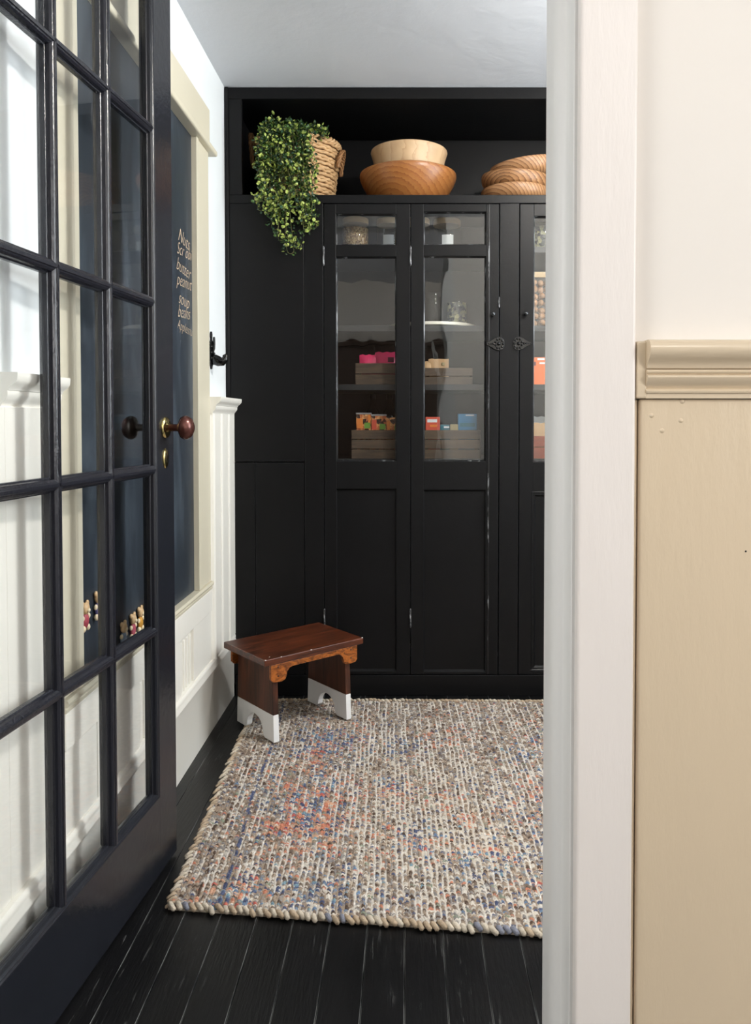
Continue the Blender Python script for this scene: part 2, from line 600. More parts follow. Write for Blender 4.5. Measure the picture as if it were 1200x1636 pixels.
# front room: rear and side walls with windows, the left one added
RY0, RZ0, RZ1 = -2.66, 1.0, 2.3
tag(MB().box(-1.95, 1.95, RY0 - 0.1, RY0, 0, FCEIL).build('wall_rear', 'wall_cream'), 'cream wall of the front room behind the viewer', kind='structure')
mb = MB()
mb.box(1.95, 2.05, RY0, -1.6, 0, FCEIL).box(1.95, 2.05, -0.2, YB, 0, FCEIL).box(1.95, 2.05, -1.6, -0.2, 0, 0.9).box(1.95, 2.05, -1.6, -0.2, 2.2, FCEIL)
tag(mb.build('wall_front_room_right', 'wall_cream'), 'cream right wall of the front room with a window', kind='structure')
window('window_2', 'white sash window in the front room right wall', 'x', -1.56, -0.24, 0.94, 2.16, 1.935, 1.99)
mb = MB()
mb.box(-2.05, -1.95, RY0, -1.4, 0, FCEIL).box(-2.05, -1.95, 0.0, YB, 0, FCEIL).box(-2.05, -1.95, -1.4, 0.0, 0, 0.95).box(-2.05, -1.95, -1.4, 0.0, 2.25, FCEIL)
tag(mb.build('wall_front_room_left', 'wall_cream'), 'cream left wall of the front room with an added window opening', kind='structure')
window('added_window_3', 'added white sash window lighting the jamb from the left', 'x', -1.36, -0.04, 0.99, 2.21, -1.99, -1.935)  # unseen window, added to go with the left fill light on the jamb

# doorway lining: casing, jambs, stops
j = root('trim_1', (0, 0, 0), 0, 'off-white painted casing and jamb on the right of the doorway', None, None, 'structure')
MB().box(0.1995, 0.266, 0.9, YF, 0, HEAD + 0.1).build('casing', 'door_cas', j, 0.0035, seg=3)
# jamb with rabbet and rounded stop, a profile run up the full height
prof = [(0.221, 0.9225), (0.1975, 0.9225), (0.1965, 0.9235), (0.1962, 0.940), (0.1955, 0.958), (0.1935, 0.9605), (0.1925, 0.9612),
        (0.1895, 0.963), (0.1862, 0.968), (0.1838, 0.976), (0.183, 0.985), (0.183, 1.03), (0.196, 1.032), (0.196, YB), (0.221, YB)]
MB().prism(prof, 0, HEAD + 0.02, 'z').build('jamb', 'jamb', j, smooth=True)
MB().box(0.2, 0.27, YB, YB + 0.02, 0, HEAD + 0.05).build('inner_casing', 'jamb', j, 0.003)
j = root('trim_2', (0, 0, 0), 0, 'off-white painted jamb on the hinge side of the doorway', None, None, 'structure')
MB().box(JL - 0.085, JL - 0.012, 0.9, YF, 0, HEAD + 0.1).build('casing', 'door_cas', j, 0.0035)
MB().box(JL - 0.03, JL, YF - 0.002, YB, 0, HEAD + 0.02).build('jamb', 'jamb', j, 0.002)
j = root('trim_3', (0, 0, 0), 0, 'off-white painted head casing above the doorway', None, None, 'structure')
MB().box(JL - 0.1, 0.28, 0.897, YF, HEAD + 0.1, HEAD + 0.2).build('casing', 'door_cas', j, 0.0035)
MB().box(JL, 0.196, YF - 0.002, YB, HEAD, HEAD + 0.03).build('jamb', 'jamb', j, 0.002)

# beige rail and wainscot panel on the front wall
z0 = 1.056
rp = [(YF, z0 + 0.068), (0.896, z0 + 0.068), (0.890, z0 + 0.066), (0.886, z0 + 0.061), (0.885, z0 + 0.056), (0.887, z0 + 0.050), (0.892, z0 + 0.045),
      (0.8965, z0 + 0.041), (0.8985, z0 + 0.0365), (0.899, z0 + 0.035), (0.904, z0 + 0.0345), (0.904, z0 + 0.0335), (0.898, z0 + 0.033),
      (0.8965, z0 + 0.031), (0.8975, z0 + 0.029), (0.8995, z0 + 0.028), (0.896, z0 + 0.0265), (0.895, z0 + 0.0245), (0.8965, z0 + 0.021),
      (0.901, z0 + 0.016), (0.904, z0 + 0.0125), (0.905, z0 + 0.0115), (0.902, z0 + 0.010), (0.9005, z0 + 0.0085), (0.901, z0 + 0.0065), (0.9035, z0 + 0.006),
      (0.9035, z0), (YF, z0)]
r_ = root('trim_4', (0, 0, 0), 0, 'glossy beige moulded chair rail on the cream wall', None, None, 'structure')
MB().prism(rp, 0.2785, 1.94, 'x').build('moulding', 'beige_rail', r_, smooth=True)
MB().box(0.2675, 0.2795, 0.9025, YF, z0, z0 + 0.067).build('end_block', 'beige_rail', r_, 0.002)
w_ = root('trim_5', (0, 0, 0), 0, 'glossy beige wainscot panel below the chair rail', None, None, 'structure')
MB().box(0.2730, 1.94, 0.909, YF, 0.16, z0 - 0.0005).build('panel', 'beige', w_, 0.003, seg=3)
MB().box(0.267, 0.2722, 0.913, YF, 0.16, z0 - 0.001).build('side_bead', 'beige', w_, 0.002)
for nx, nz in ((0.2875, 1.036), (0.3235, 1.0525), (0.322, 1.030), (0.300, 1.018)):
    MB().lathe([(0.0001, -0.0016), (0.0018, -0.0012), (0.003, 0.0)], (nx, 0.909, nz), 'y', 12).build('nail_head', 'beige', w_, smooth='all')
MB().lathe([(0.0001, -0.0012), (0.0012, 0.0)], (0.4005, 0.909, 0.875), 'y', 10).build('nail_hole', 'iron', w_)
tag(MB().prism([(YF, 0), (0.897, 0), (0.897, 0.13), (0.905, 0.15), (YF, 0.16)], 0.267, 1.94, 'x').build('baseboard_front', 'beige', smooth=True), 'beige baseboard under the wainscot panel', kind='structure')

# ---- left wall: rail, wainscot boards, baseboard, chalkboard casing
def rail_prof(x0, d, z1):
    P = [(0, 0), (d, 0), (d + 0.0, -0.004), (d - 0.001, -0.013), (d - 0.006, -0.019), (d - 0.013, -0.024), (d - 0.015, -0.029), (d - 0.017, -0.030),
         (d - 0.0165, -0.033), (d - 0.017, -0.039), (d - 0.022, -0.046), (d - 0.027, -0.052), (d - 0.028, -0.058), (0, -0.058)]
    return [(x0 + a, z1 + b) for a, b in P]


RZ = 1.109
CY0, CY1, CI0, CI1 = 1.446, 2.54, 1.534, 2.39   # casing outer and inner edges along the wall
t = root('trim_6', (0, 0, 0), 0, 'white moulded chair rail end beside the black cabinet', None, None, 'structure')
MB().prism(rail_prof(XL, 0.058, RZ), CY1, YC - 0.001, 'y').build('moulding', 'trim_white', t, smooth=True)
t = root('trim_7', (0, 0, 0), 0, 'white moulded chair rail seen through the glazed door', None, None, 'structure')
MB().prism(rail_prof(XL, 0.042, RZ), 1.25, CY0, 'y').build('moulding', 'trim_white', t, smooth=True)

BB = 0.235
t = root('trim_8', (0, 0, 0), 0, 'white beaded wainscot boards between chalkboard and cabinet', None, None, 'structure')
xs = XL + 0.030
n = 3
wd = (YC - CY1) / n
for i in range(n):
    a = CY1 + i * wd
    MB().prism([(a, XL), (a + wd, XL), (a + wd, xs), (a + 0.030, xs), (a + 0.027, xs - 0.006), (a + 0.022, xs - 0.007), (a + 0.019, xs + 0.001), (a + 0.013, xs + 0.004),
                (a + 0.006, xs + 0.001), (a + 0.003, xs - 0.007), (a, xs - 0.007)], BB, RZ - 0.056, 'z').xf(Matrix(((0, 1, 0, 0), (1, 0, 0, 0), (0, 0, 1, 0), (0, 0, 0, 1)))).build('board', 'trim_white', t, smooth=True)
t = root('trim_9', (0, 0, 0), 0, 'white flat wainscot boards seen through the glazed door', None, None, 'structure')
for a, b in ((YB, 1.255), (1.2555, CY0)):
    MB().box(XL, XL + 0.018, a, b, BB, RZ - 0.056).build('board', 'trim_white', t, 0.0015)
t = root('trim_10', (0, 0, 0), 0, 'white panelled apron under the chalkboard', None, None, 'structure')
MB().box(XL, XL + 0.012, CY0, CY1, BB, 0.475).build('backing', 'trim_white', t)
MB().box(XL, XL + 0.026, CY0, CY1, 0.40, 0.472).build('top_board', 'trim_white', t, 0.002)
for a, b in ((CY0, 1.60), (1.604, 1.86), (1.97, 2.20), (2.33, CY1)):
    MB().box(XL, XL + 0.022, a, b, BB, 0.3985).build('board', 'trim_white', t, 0.0015)
for a in (1.875, 1.905, 1.935, 2.215, 2.245, 2.275, 2.305):
    MB().box(XL, XL + 0.017, a, a + 0.014, BB, 0.385).build('reed', 'trim_white', t, 0.003)
bp = [(XL, 0), (XL + 0.024, 0), (XL + 0.024, BB - 0.045), (XL + 0.027, BB - 0.040), (XL + 0.033, BB - 0.033), (XL + 0.034, BB - 0.026), (XL + 0.030, BB - 0.018),
      (XL + 0.031, BB - 0.010), (XL + 0.030, BB - 0.004), (XL + 0.026, BB), (XL, BB)]
tag(MB().prism(bp, YB, YC - 0.001, 'y').build('baseboard_left', 'trim_white', smooth=True), 'tall white moulded baseboard along the left wall', kind='structure')

c_ = root('trim_11', (0, 0, 0), 0, 'cream casing framing the tall chalkboard', None, None, 'structure')
fx = XL + 0.022
MB().prism([(XL, CI1), (fx + 0.003, CI1), (fx + 0.003, CI1 + 0.022), (fx, CI1 + 0.026), (fx, CY1), (XL, CY1)], 0.50, 1.905, 'z').build('casing', 'trim_cream', c_, 0.0015)
MB().prism([(XL, CY0), (fx, CY0), (fx, CI0 - 0.026), (fx + 0.003, CI0 - 0.022), (fx + 0.003, CI0), (XL, CI0)], 0.50, 1.905, 'z').build('casing', 'trim_cream', c_, 0.0015)
MB().box(XL, fx + 0.004, CY0 - 0.01, CY1 + 0.005, 1.925, 2.045).build('head_board', 'trim_cream', c_, 0.002)
MB().box(XL, fx + 0.020, CY0 - 0.035, CY1 + 0.045, 1.905, 1.924).build('head_bead', 'trim_cream', c_, 0.006, seg=3)
sp = [(XL, 0.473), (fx + 0.004, 0.473), (fx + 0.005, 0.480), (fx + 0.002, 0.484), (fx + 0.008, 0.486), (fx + 0.010, 0.492), (fx + 0.007, 0.499), (XL, 0.499)]
MB().prism(sp, CY0, CY1, 'y').build('sill_moulding', 'trim_cream', c_, smooth=True)

# ------------------------------------------------------------------ ceiling lamps (out of the photograph, they light the rooms)
def ceiling_lamp(loc, strength, rgb, label):
    l = root('ceiling_lamp', loc, 0, label, 'lamp')
    m = bpy.data.materials.new('lit_globe'); m.use_nodes = True
    b = m.node_tree.nodes['Principled BSDF']
    b.inputs['Emission Color'].default_value = (*rgb, 1)
    b.inputs['Emission Strength'].default_value = strength
    MB().lathe([(0.0001, 0), (0.09, 0), (0.095, -0.006), (0.088, -0.022), (0.05, -0.03), (0.048, -0.05), (0.0001, -0.05)], (0, 0, 0), 'z', 32).build('canopy', 'brass', l, smooth=True)
    MB().sphere((0, 0, -0.085), 0.085, 20, 12, (1, 1, 0.62)).build('globe', m, l, smooth='all')
    return l


ceiling_lamp((0.80, 1.80, CEIL), LAMP_PANTRY, (1.0, 0.97, 0.93), 'brass ceiling lamp with a white globe in the pantry')
ceiling_lamp((1.0, -0.9, FCEIL), LAMP_FRONT, (1.0, 0.95, 0.88), 'brass ceiling lamp with a white globe in the front room')

# dark hutch added behind the viewer so the cabinet glass reflects something dark
M['hutch'] = wood('added_hutch_wood', (46, 34, 26), (84, 62, 46), 0.45, (3, 3, 14), 2, 0.8)
hu = root('added_hutch', (0.15, -2.655, 0), 0, 'added dark wooden hutch behind the viewer, for the cabinet glass to reflect', 'hutch')
MB().box(-1.05, 1.05, 0, 0.42, 0.08, 1.80).build('body', 'hutch', hu, 0.004)
MB().box(-1.09, 1.09, 0, 0.46, 1.80, 1.85).build('cornice', 'hutch', hu, 0.008)
MB().box(-1.07, 1.07, 0, 0.44, 0, 0.08).build('plinth', 'hutch', hu, 0.004)
for i in range(4):
    a_ = -1.03 + i * 0.515
    for z_a, z_b in ((0.1, 0.85), (0.9, 1.78)):
        dr_ = MB().box(a_ + 0.01, a_ + 0.505, 0.4205, 0.438, z_a, z_b).build('cabinet_door', 'hutch', hu, 0.003)
        MB().sphere((a_ + (0.47 if i % 2 == 0 else 0.045), 0.452, (z_a + z_b) / 2), 0.014, 12, 8).build('knob', 'brass', dr_, smooth='all')

# ------------------------------------------------------------------ glazed door
DW, DT = 0.78, 0.034
d1 = root('door_1', (-0.6207, 1.0292, 0.008), math.atan2(0.9959, 0.0906), 'black glazed french door standing open against the left wall', None, None, 'structure')
U0, U1 = 0.105, DW - 0.105      # glass limits
UM = [0.288, 0.480]             # vertical muntin centres
ZB, ZT, DH = 0.186, 2.045, 2.15
ZM = [0.550, 0.912, 1.284, 1.664]
GY = 0.0175                     # glass plane


def edge_prof(s):
    """half moulding from face edge to the glass: list of (offset, depth)"""
    return [(0.0, 0.0), (0.0012, 0.002), (0.0035, 0.0028), (0.007, 0.006), (0.0085, 0.0105), (0.0085, 0.012), (0.011, 0.013), (0.011, 0.022), (0.0085, 0.0235), (0.004, 0.031), (0.0, DT)]


ep = edge_prof(1)
# latch stile, hinge stile
MB().prism([(DW, 0), (U1 + 0.011, 0)] + [(U1 + 0.011 - a, b) for a, b in ep[1:-1]] + [(U1 + 0.011, DT), (DW, DT)], 0, DH, 'z').build('latch_stile', 'black_door', d1, 0.0012)
MB().prism([(0, 0), (U0 - 0.011, 0)] + [(U0 - 0.011 + a, b) for a, b in ep[1:-1]] + [(U0 - 0.011, DT), (0, DT)], 0, DH, 'z').build('hinge_stile', 'black_door', d1, 0.0012)
XM = Matrix(((0, 0, 1, 0), (1, 0, 0, 0), (0, 1, 0, 0), (0, 0, 0, 1)))
MB().prism([(0, 0), (0, ZB - 0.011)] + [(b, ZB - 0.011 + a) for a, b in ep[1:-1]] + [(DT, ZB - 0.011), (DT, 0)], U0 - 0.012, U1 + 0.012, 'x').build('bottom_rail', 'black_door', d1, 0.0012)
MB().prism([(0, DH), (0, ZT + 0.011)] + [(b, ZT + 0.011 - a) for a, b in ep[1:-1]] + [(DT, ZT + 0.011), (DT, DH)], U0 - 0.012, U1 + 0.012, 'x').build('top_rail', 'black_door', d1, 0.0012)
mp_ = [(0.0028 + a, b) for a, b in ep]
mpoly = mp_ + [(-a, b) for a, b in reversed(mp_)]
for u in UM:
    MB().prism([(u + a, b) for a, b in mpoly], ZB - 0.005, ZT + 0.005, 'z').build('vertical_muntin', 'black_munt', d1)
for z in ZM:
    MB().prism([(b, z + a) for a, b in mpoly], U0 - 0.005, U1 + 0.005, 'x').build('horizontal_muntin', 'black_munt', d1)
us = [U0] + UM + [U1]
zs = [ZB] + ZM + [ZT]
for i in range(3):
    for k in range(5):
        MB().box(us[i], us[i + 1], GY - 0.0012, GY + 0.0012, zs[k], zs[k + 1]).build('pane', 'glass', d1)
kz, ku = 1.006, DW - 0.048
kn = MB().lathe([(0.0001, -0.066), (0.012, -0.065), (0.021, -0.060), (0.0265, -0.052), (0.0275, -0.046), (0.025, -0.040), (0.018, -0.036), (0.0095, -0.033), (0.0085, -0.028), (0.0085, -0.002), (0.0001, 0)],
               (ku, 0, kz), 'y', 32).build('door_knob', 'bronze', d1, smooth='all', label='red-brown bronze door knob')
MB().lathe([(0.0001, -0.010), (0.010, -0.010), (0.012, -0.007), (0.018, -0.0065), (0.0225, -0.005), (0.0245, -0.002), (0.025, 0.001), (0.0001, 0.001)], (ku, 0, kz), 'y', 32).build('knob_rose', 'brass', d1, smooth='all', label='polished brass rose behind the knob')
kp = MB().lathe([(0.0001, -0.0035), (0.0135, -0.0035), (0.016, -0.002), (0.017, 0.001), (0.0001, 0.001)], (0, 0, 0), 'y', 32)
kp.v = [(p[0] * 0.9 + ku - 0.001, p[1], p[2] * 1.42 + 0.936) for p in kp.v]
kpo = kp.build('keyhole_plate', 'brass', d1, smooth='all', label='oval brass keyhole plate')
kh = MB().lathe([(0.0001, -0.0042), (0.003, -0.0042), (0.003, -0.003)], (ku - 0.001, 0, 0.941), 'y', 12)
kh.box(ku - 0.0022, ku + 0.0002, -0.0042, -0.003, 0.927, 0.940)
kh.build('keyhole', 'iron', kpo)
MB().lathe([(0.0001, DT + 0.066), (0.012, DT + 0.065), (0.021, DT + 0.060), (0.0265, DT + 0.052), (0.0275, DT + 0.046), (0.025, DT + 0.040), (0.018, DT + 0.036), (0.0095, DT + 0.033), (0.0085, DT + 0.028), (0.0085, DT), (0.0001, DT - 0.001)],
           (ku, 0, kz), 'y', 32).build('door_knob', 'iron_knob', d1, smooth='all', label='dark pewter knob on the far side of the door')
MB().lathe([(0.0001, DT + 0.008), (0.02, DT + 0.006), (0.023, DT)], (ku, 0, kz), 'y', 24).build('knob_rose', 'iron_knob', d1, smooth='all')
for hz in (0.25, 1.1, 1.95):
    MB().lathe([(0.0001, -0.045), (0.007, -0.045), (0.007, 0.045), (0.0001, 0.045)], (-0.004, DT - 0.006, hz), 'z', 12).build('hinge', 'iron', d1, smooth=True)

# ------------------------------------------------------------------ chalkboard
cb = root('chalkboard', (XL, 2.0, 0.5), 0, 'tall dark slate chalkboard on the left wall with chalk shopping list', 'chalkboard')
MB().box(0.0005, 0.008, CI0 - 2.0, CI1 - 2.0, 0, 1.405).build('board', 'board', cb)
words = [('Nuts', 2.243, 1.575, .058), ('Scr obi', 2.232, 1.531, .052), ('butter', 2.224, 1.487, .056), ('peanut', 2.228, 1.442, .054), ('soup', 2.243, 1.392, .056), ('beans', 2.236, 1.350, .054), ('Applesauce', 2.229, 1.312, .042)]
for i, (wtxt, y, z, sz) in enumerate(words):
    cu = bpy.data.curves.new('chalk', 'FONT')
    cu.body = wtxt
    cu.size = sz
    cu.shear = 0.45
    cu.offset = -0.0009
    cu.resolution_u = 3
    ob = bpy.data.objects.new('chalk', cu)
    col.objects.link(ob)
    dg = bpy.context.evaluated_depsgraph_get()
    me = bpy.data.meshes.new_from_object(ob.evaluated_get(dg))
    bpy.data.objects.remove(ob)
    me.materials.clear()
    me.materials.append(M['chalk'])
    mo = bpy.data.objects.new('chalk_writing', me)
    col.objects.link(mo)
    mo.parent = cb
    mo.location = (0.0086, y - 2.0, z - 0.5 - sz * 0.35)
    mo.rotation_euler = (R(90), 0, R(90))
    mo.rotation_euler = (Matrix.Rotation(R(90), 4, 'Z') @ Matrix.Rotation(R(90), 4, 'X') @ Matrix.Rotation(R((-4, 3, -3, 2, -2, 3, -3)[i]), 4, 'Z')).to_euler()

# bear magnets
bears = [(1.568, 0.628, (172, 72, 84), 'red'), (1.634, 0.636, (96, 92, 140), 'purple'), (1.778, 0.532, (150, 168, 190), 'pale blue'),
         (1.839, 0.536, (170, 74, 92), 'raspberry pink'), (1.890, 0.540, (206, 150, 58), 'mustard yellow'), (1.936, 0.540, (196, 200, 200), 'light grey')]
M['bear'] = paint('tan_bear_plastic', (222, 186, 140), 0.35, bscale=50, bstr=0.1)
M['bear_muzzle'] = paint('cream_bear_plastic', (244, 226, 190), 0.35, bstr=0)
for (y, z, rgb, cn) in bears:
    b = root('bear_magnet', (XL + 0.008, y, z), 0, 'small teddy bear magnet in a %s jumper on the chalkboard' % cn, 'magnet', 'bear magnets on the chalkboard')
    mb = MB()
    mb.sphere((0.006, 0, 0.017), 0.0125, 14, 8, (0.6, 1, 1))
    mb.sphere((0.005, -0.0105, 0.0265), 0.0062, 10, 6, (0.6, 1, 1)).sphere((0.005, 0.0105, 0.0265), 0.0062, 10, 6, (0.6, 1, 1))
    mb.build('head', 'bear', b, smooth='all')
    MB().sphere((0.0125, 0, 0.0135), 0.0055, 10, 6, (0.6, 1.1, 0.9)).build('muzzle', 'bear_muzzle', b, smooth='all')
    MB().sphere((0.005, 0, -0.008), 0.0155, 14, 8, (0.42, 0.85, 1.05)).build('jumper', paint('bear_jumper_' + cn.replace(' ', '_'), rgb, 0.5, bstr=0.05), b, smooth='all')
    for s in (-1, 1):
        MB().sphere((0.006, s * 0.0145, -0.001), 0.0055, 10, 6, (0.7, 1, 1.1)).build('paw', 'bear_muzzle', b, smooth='all')
        MB().sphere((0.006, s * 0.0105, -0.0235), 0.0068, 10, 6, (0.7, 1, 1.05)).build('foot', 'bear_muzzle', b, smooth='all')

# ------------------------------------------------------------------ ornate wall hook
hk = root('wall_hook', (XL, 2.632, 1.268), 0, 'black ornate cast iron hook on the white wall by the cabinet', 'hook')
sil = [(0, 0.066), (0.004, 0.058), (0.0045, 0.048), (0.0025, 0.042), (0.003, 0.036), (0.008, 0.030), (0.010, 0.024), (0.016, 0.020), (0.0175, 0.012), (0.015, 0.006), (0.019, 0.0), (0.018, -0.012),
       (0.0205, -0.018), (0.019, -0.030), (0.015, -0.036), (0.016, -0.042), (0.011, -0.047), (0.006, -0.050), (0.003, -0.056), (0, -0.063)]
poly = sil + [(-a, b) for a, b in reversed(sil[1:-1])]
MB().prism([(a * 1.55, b) for a, b in poly], 0, 0.0075, 'x').build('back_plate', 'iron', hk, 0.0012)
for a, b in ((0.011, 0.012), (-0.011, 0.012), (0.013, -0.008), (-0.013, -0.008), (0.012, -0.026), (-0.012, -0.026), (0, 0.03)):
    MB().sphere((0.0085, a * 1.5, b), 0.0048, 8, 6).build('scroll_boss', 'iron', hk, smooth='all')
MB().tube([(0.004, 0, -0.012), (0.012, 0, 0.008), (0.014, 0, 0.024), (0.0135, 0, 0.042), (0.014, 0, 0.047)], [0.006, 0.0055, 0.0042, 0.0042, 0.003], 10).build('upper_prong', 'iron', hk, smooth='all')
MB().tube([(0.003, 0, -0.026), (0.016, 0, -0.030), (0.030, 0, -0.036), (0.042, 0, -0.036), (0.050, 0, -0.029), (0.052, 0, -0.020), (0.048, 0, -0.0135)], [0.017, 0.018, 0.0175, 0.0155, 0.012, 0.0095, 0.007], 12).build('lower_prong', 'iron_shiny', hk, smooth='all')
MB().sphere((0.053, 0, -0.019), 0.0085, 10, 8).build('tip', 'iron_shiny', hk, smooth='all')

# ------------------------------------------------------------------ built-in cabinet
cab = root('pantry_cabinet', (0, YC, 0), 0, 'tall black built-in pantry cabinet with glazed doors and open top niche', 'cabinet')
CD = 0.46     # carcass depth
XE = 1.495    # right end


def cpart(name, x0, x1, z0, z1, y0=0.0, y1=0.02, mat='black_cab', bev=0.0018, parent=None):
    return MB().box(x0, x1, y0, y1, z0, z1).build(name, mat, parent or cab, bev)


ST = 2.2535
cpart('top_rail', XL + 0.001, XE, 2.212, ST)
cpart('scribe_bead', XL + 0.0005, XL + 0.016, RZ + 0.004, ST, -0.008, 0.0, bev=0.004)
cpart('niche_stile', XL + 0.001, -0.612, 1.8625, 2.2115)
cpart('shelf_edge', XL + 0.001, XE, 1.831, 1.862)
cpart('niche_shelf', XL + 0.001, XE, 1.842, 1.8615, 0.02, CD)
cpart('niche_back', XL + 0.001, XE, 1.862, ST, CD, CD + 0.012)
cpart('niche_top', XL + 0.001, XE, 2.225, ST, 0.02, CD)
cpart('niche_side', XL + 0.001, XL + 0.02, 1.862, 2.225, 0.02, CD)
cpart('upper_panel', XL + 0.001, -0.3855, 0.877, 1.8305, 0.0, 0.018)
cpart('lower_board', XL + 0.001, -0.5705, 0.079, 0.8735, 0.002, 0.02)
cpart('lower_board', -0.569, -0.3865, 0.079, 0.8735, 0.0015, 0.02)
cpart('face_stile', -0.3845, -0.3135, 0.079, 1.8305, -0.001, 0.02)
cpart('face_stile', 0.3385, 0.4105, 0.079, 1.8305, -0.001, 0.02)
cpart('face_stile', 0.742, 0.815, 0.079, 1.8305, -0.001, 0.02)
cpart('upper_panel', 0.8165, XE, 0.877, 1.8305, 0.0, 0.018)
cpart('lower_board', 0.8165, XE, 0.079, 0.8735, 0.002, 0.02)
cpart('base_board', XL + 0.03, XE, 0.001, 0.0775, -0.004, 0.02)
cpart('carcass_back', -0.36, 0.80, 0.08, 1.842, CD - 0.06, CD - 0.048, 'black_inside', 0)
cpart('carcass_side', -0.372, -0.36, 0.08, 1.842, 0.02, CD - 0.048, 'black_inside', 0)
cpart('carcass_side', 0.80, 0.812, 0.08, 1.842, 0.02, CD - 0.048, 'black_inside', 0)
cpart('partition', 0.369, 0.381, 0.08, 1.842, 0.021, CD - 0.061, 'black_inside', 0)
for z in (1.680, 1.386, 1.166, 0.886, 0.5):
    cpart('inner_shelf', -0.3595, 0.3685, z - 0.022, z, 0.036, CD - 0.0605, 'black_inside', 0.001)
    cpart('inner_shelf', 0.3815, 0.7995, z - 0.022, z, 0.036, CD - 0.0605, 'black_inside', 0.001)


def cab_door(x0, x1, openings, panel, moulded=False, label=None):
    """openings: list of glazed (xa, xb, za, zb); panel: (xa, xb, za, zb) solid recessed panel"""
    zb, zt = 0.080, 1.8285
    T = 0.022
    y0 = -0.0005
    d = root('cabinet_door', (x0, 0, 0), 0)
    d.parent = cab
    if label:
        d['label'] = label
    L = lambda x: x - x0
    hole = openings + [panel]
    xa, xb = openings[0][0], openings[0][1]
    MB().box(0.001, L(xa), y0, T, zb, zt).build('stile', 'black_cab', d, 0.0018)
    MB().box(L(xb), L(x1) - 0.001, y0, T, zb, zt).build('stile', 'black_cab', d, 0.0018)
    zs_ = sorted([(h[2], h[3]) for h in hole])
    edges = [zb] + [q for h in zs_ for q in h] + [zt]
    for i in range(0, len(edges), 2):
        MB().box(L(xa) - 0.0005, L(xb) + 0.0005, y0 + 0.0002, T, edges[i], edges[i + 1]).build('rail', 'black_cab', d, 0.0015)
    for (a, b, c, e) in openings:
        MB().box(L(a) - 0.002, L(b) + 0.002, 0.0125, 0.0145, c - 0.002, e + 0.002).build('pane', 'old_glass', d)
        m = MB()
        w = 0.0045
        m.prism([(L(a), 0.004), (L(a) + w, 0.0125), (L(a), 0.0125)], c, e, 'z').prism([(L(b), 0.004), (L(b) - w, 0.0125), (L(b), 0.0125)], c, e, 'z')
        m.prism([(0.004, c), (0.0125, c + w), (0.0125, c)], L(a), L(b), 'x').prism([(0.004, e), (0.0125, e - w), (0.0125, e)], L(a), L(b), 'x')
        m.build('glazing_bead', 'black_cab_edge', d)
    a, b, c, e = panel
    MB().box(L(a) - 0.001, L(b) + 0.001, 0.009, 0.016, c - 0.001, e + 0.001).build('panel', 'black_cab', d)
    if moulded:
        m = MB()
        pr = [(0, 0.001), (0.004, -0.002), (0.008, 0.0015), (0.013, 0.001), (0.017, 0.005), (0.020, 0.009), (0, 0.009)]
        m.prism([(L(a) + p, q) for p, q in pr], c, e, 'z').prism([(L(b) - p, q) for p, q in pr], c, e, 'z')
        m.prism([(q, c + p) for p, q in pr], L(a), L(b), 'x').prism([(q, e - p) for p, q in pr], L(a), L(b), 'x')
        m.build('panel_moulding', 'black_cab', d)
    else:
        m = MB()
        w = 0.006
        m.prism([(L(a), 0.001), (L(a) + w, 0.0092), (L(a), 0.0092)], c, e, 'z').prism([(L(b), 0.001), (L(b) - w, 0.0092), (L(b), 0.0092)], c, e, 'z')
        m.prism([(0.001, c), (0.0092, c + w), (0.0092, c)], L(a), L(b), 'x').prism([(0.001, e), (0.0092, e - w), (0.0092, e)], L(a), L(b), 'x')
        m.build('panel_edge', 'black_cab', d)
    return d


def hinge(d, x, z, h):
    m = MB()
    m.lathe([(0.0001, -h / 2 - 0.005), (0.0025, -h / 2 - 0.004), (0.0035, -h / 2), (0.0038, h / 2), (0.0025, h / 2 + 0.004), (0.0001, h / 2 + 0.006)], (x, -0.004, z), 'z', 10)
    m.build('hinge', 'hinge', d, smooth=True)


def small_knob(d, x, z):
    MB().lathe([(0.0001, -0.021), (0.006, -0.020), (0.0088, -0.017), (0.0085, -0.013), (0.005, -0.009), (0.0045, -0.001), (0.007, 0.0), (0.0001, 0.001)], (x, 0, z), 'y', 20).build('knob', 'knob_small', d, smooth='all')


def latch(d, x, z, flip):
    """ornate oval cast latch with a pointed tail"""
    s = -1 if flip else 1
    up = [(0.031, 0.0), (0.030, 0.009), (0.025, 0.0155), (0.017, 0.0185), (0.009, 0.019), (0.002, 0.017), (-0.006, 0.0155), (-0.013, 0.0115), (-0.020, 0.0085), (-0.027, 0.006), (-0.034, 0.0035), (-0.0385, 0.0)]
    up = [(a, b * 1.32) for a, b in up]
    poly = [(x + s * a, z + b) for a, b in up] + [(x + s * a, z - b) for a, b in reversed(up[1:-1])]
    o = MB().prism(poly, -0.0055, -0.001, 'y').build('latch', 'iron_shiny', d, 0.001)
    m = MB()
    for k in range(9):
        a = 2 * PI * k / 9
        m.sphere((x + s * (0.012 + 0.0145 * math.cos(a)), -0.0065, z + 0.0175 * math.sin(a)), 0.0042, 8, 6)
    for k in range(4):
        m.sphere((x - s * (0.010 + 0.008 * k), -0.006, z), 0.0042 - 0.0006 * k, 8, 6)
    m.build('latch_ornament', 'iron_shiny', d, smooth='all')
    MB().lathe([(0.0001, -0.017), (0.005, -0.016), (0.0065, -0.012), (0.004, -0.008), (0.0035, -0.004)], (x + s * 0.010, 0, z), 'y', 14).build('latch_pin', 'iron_shiny', d, smooth='all')


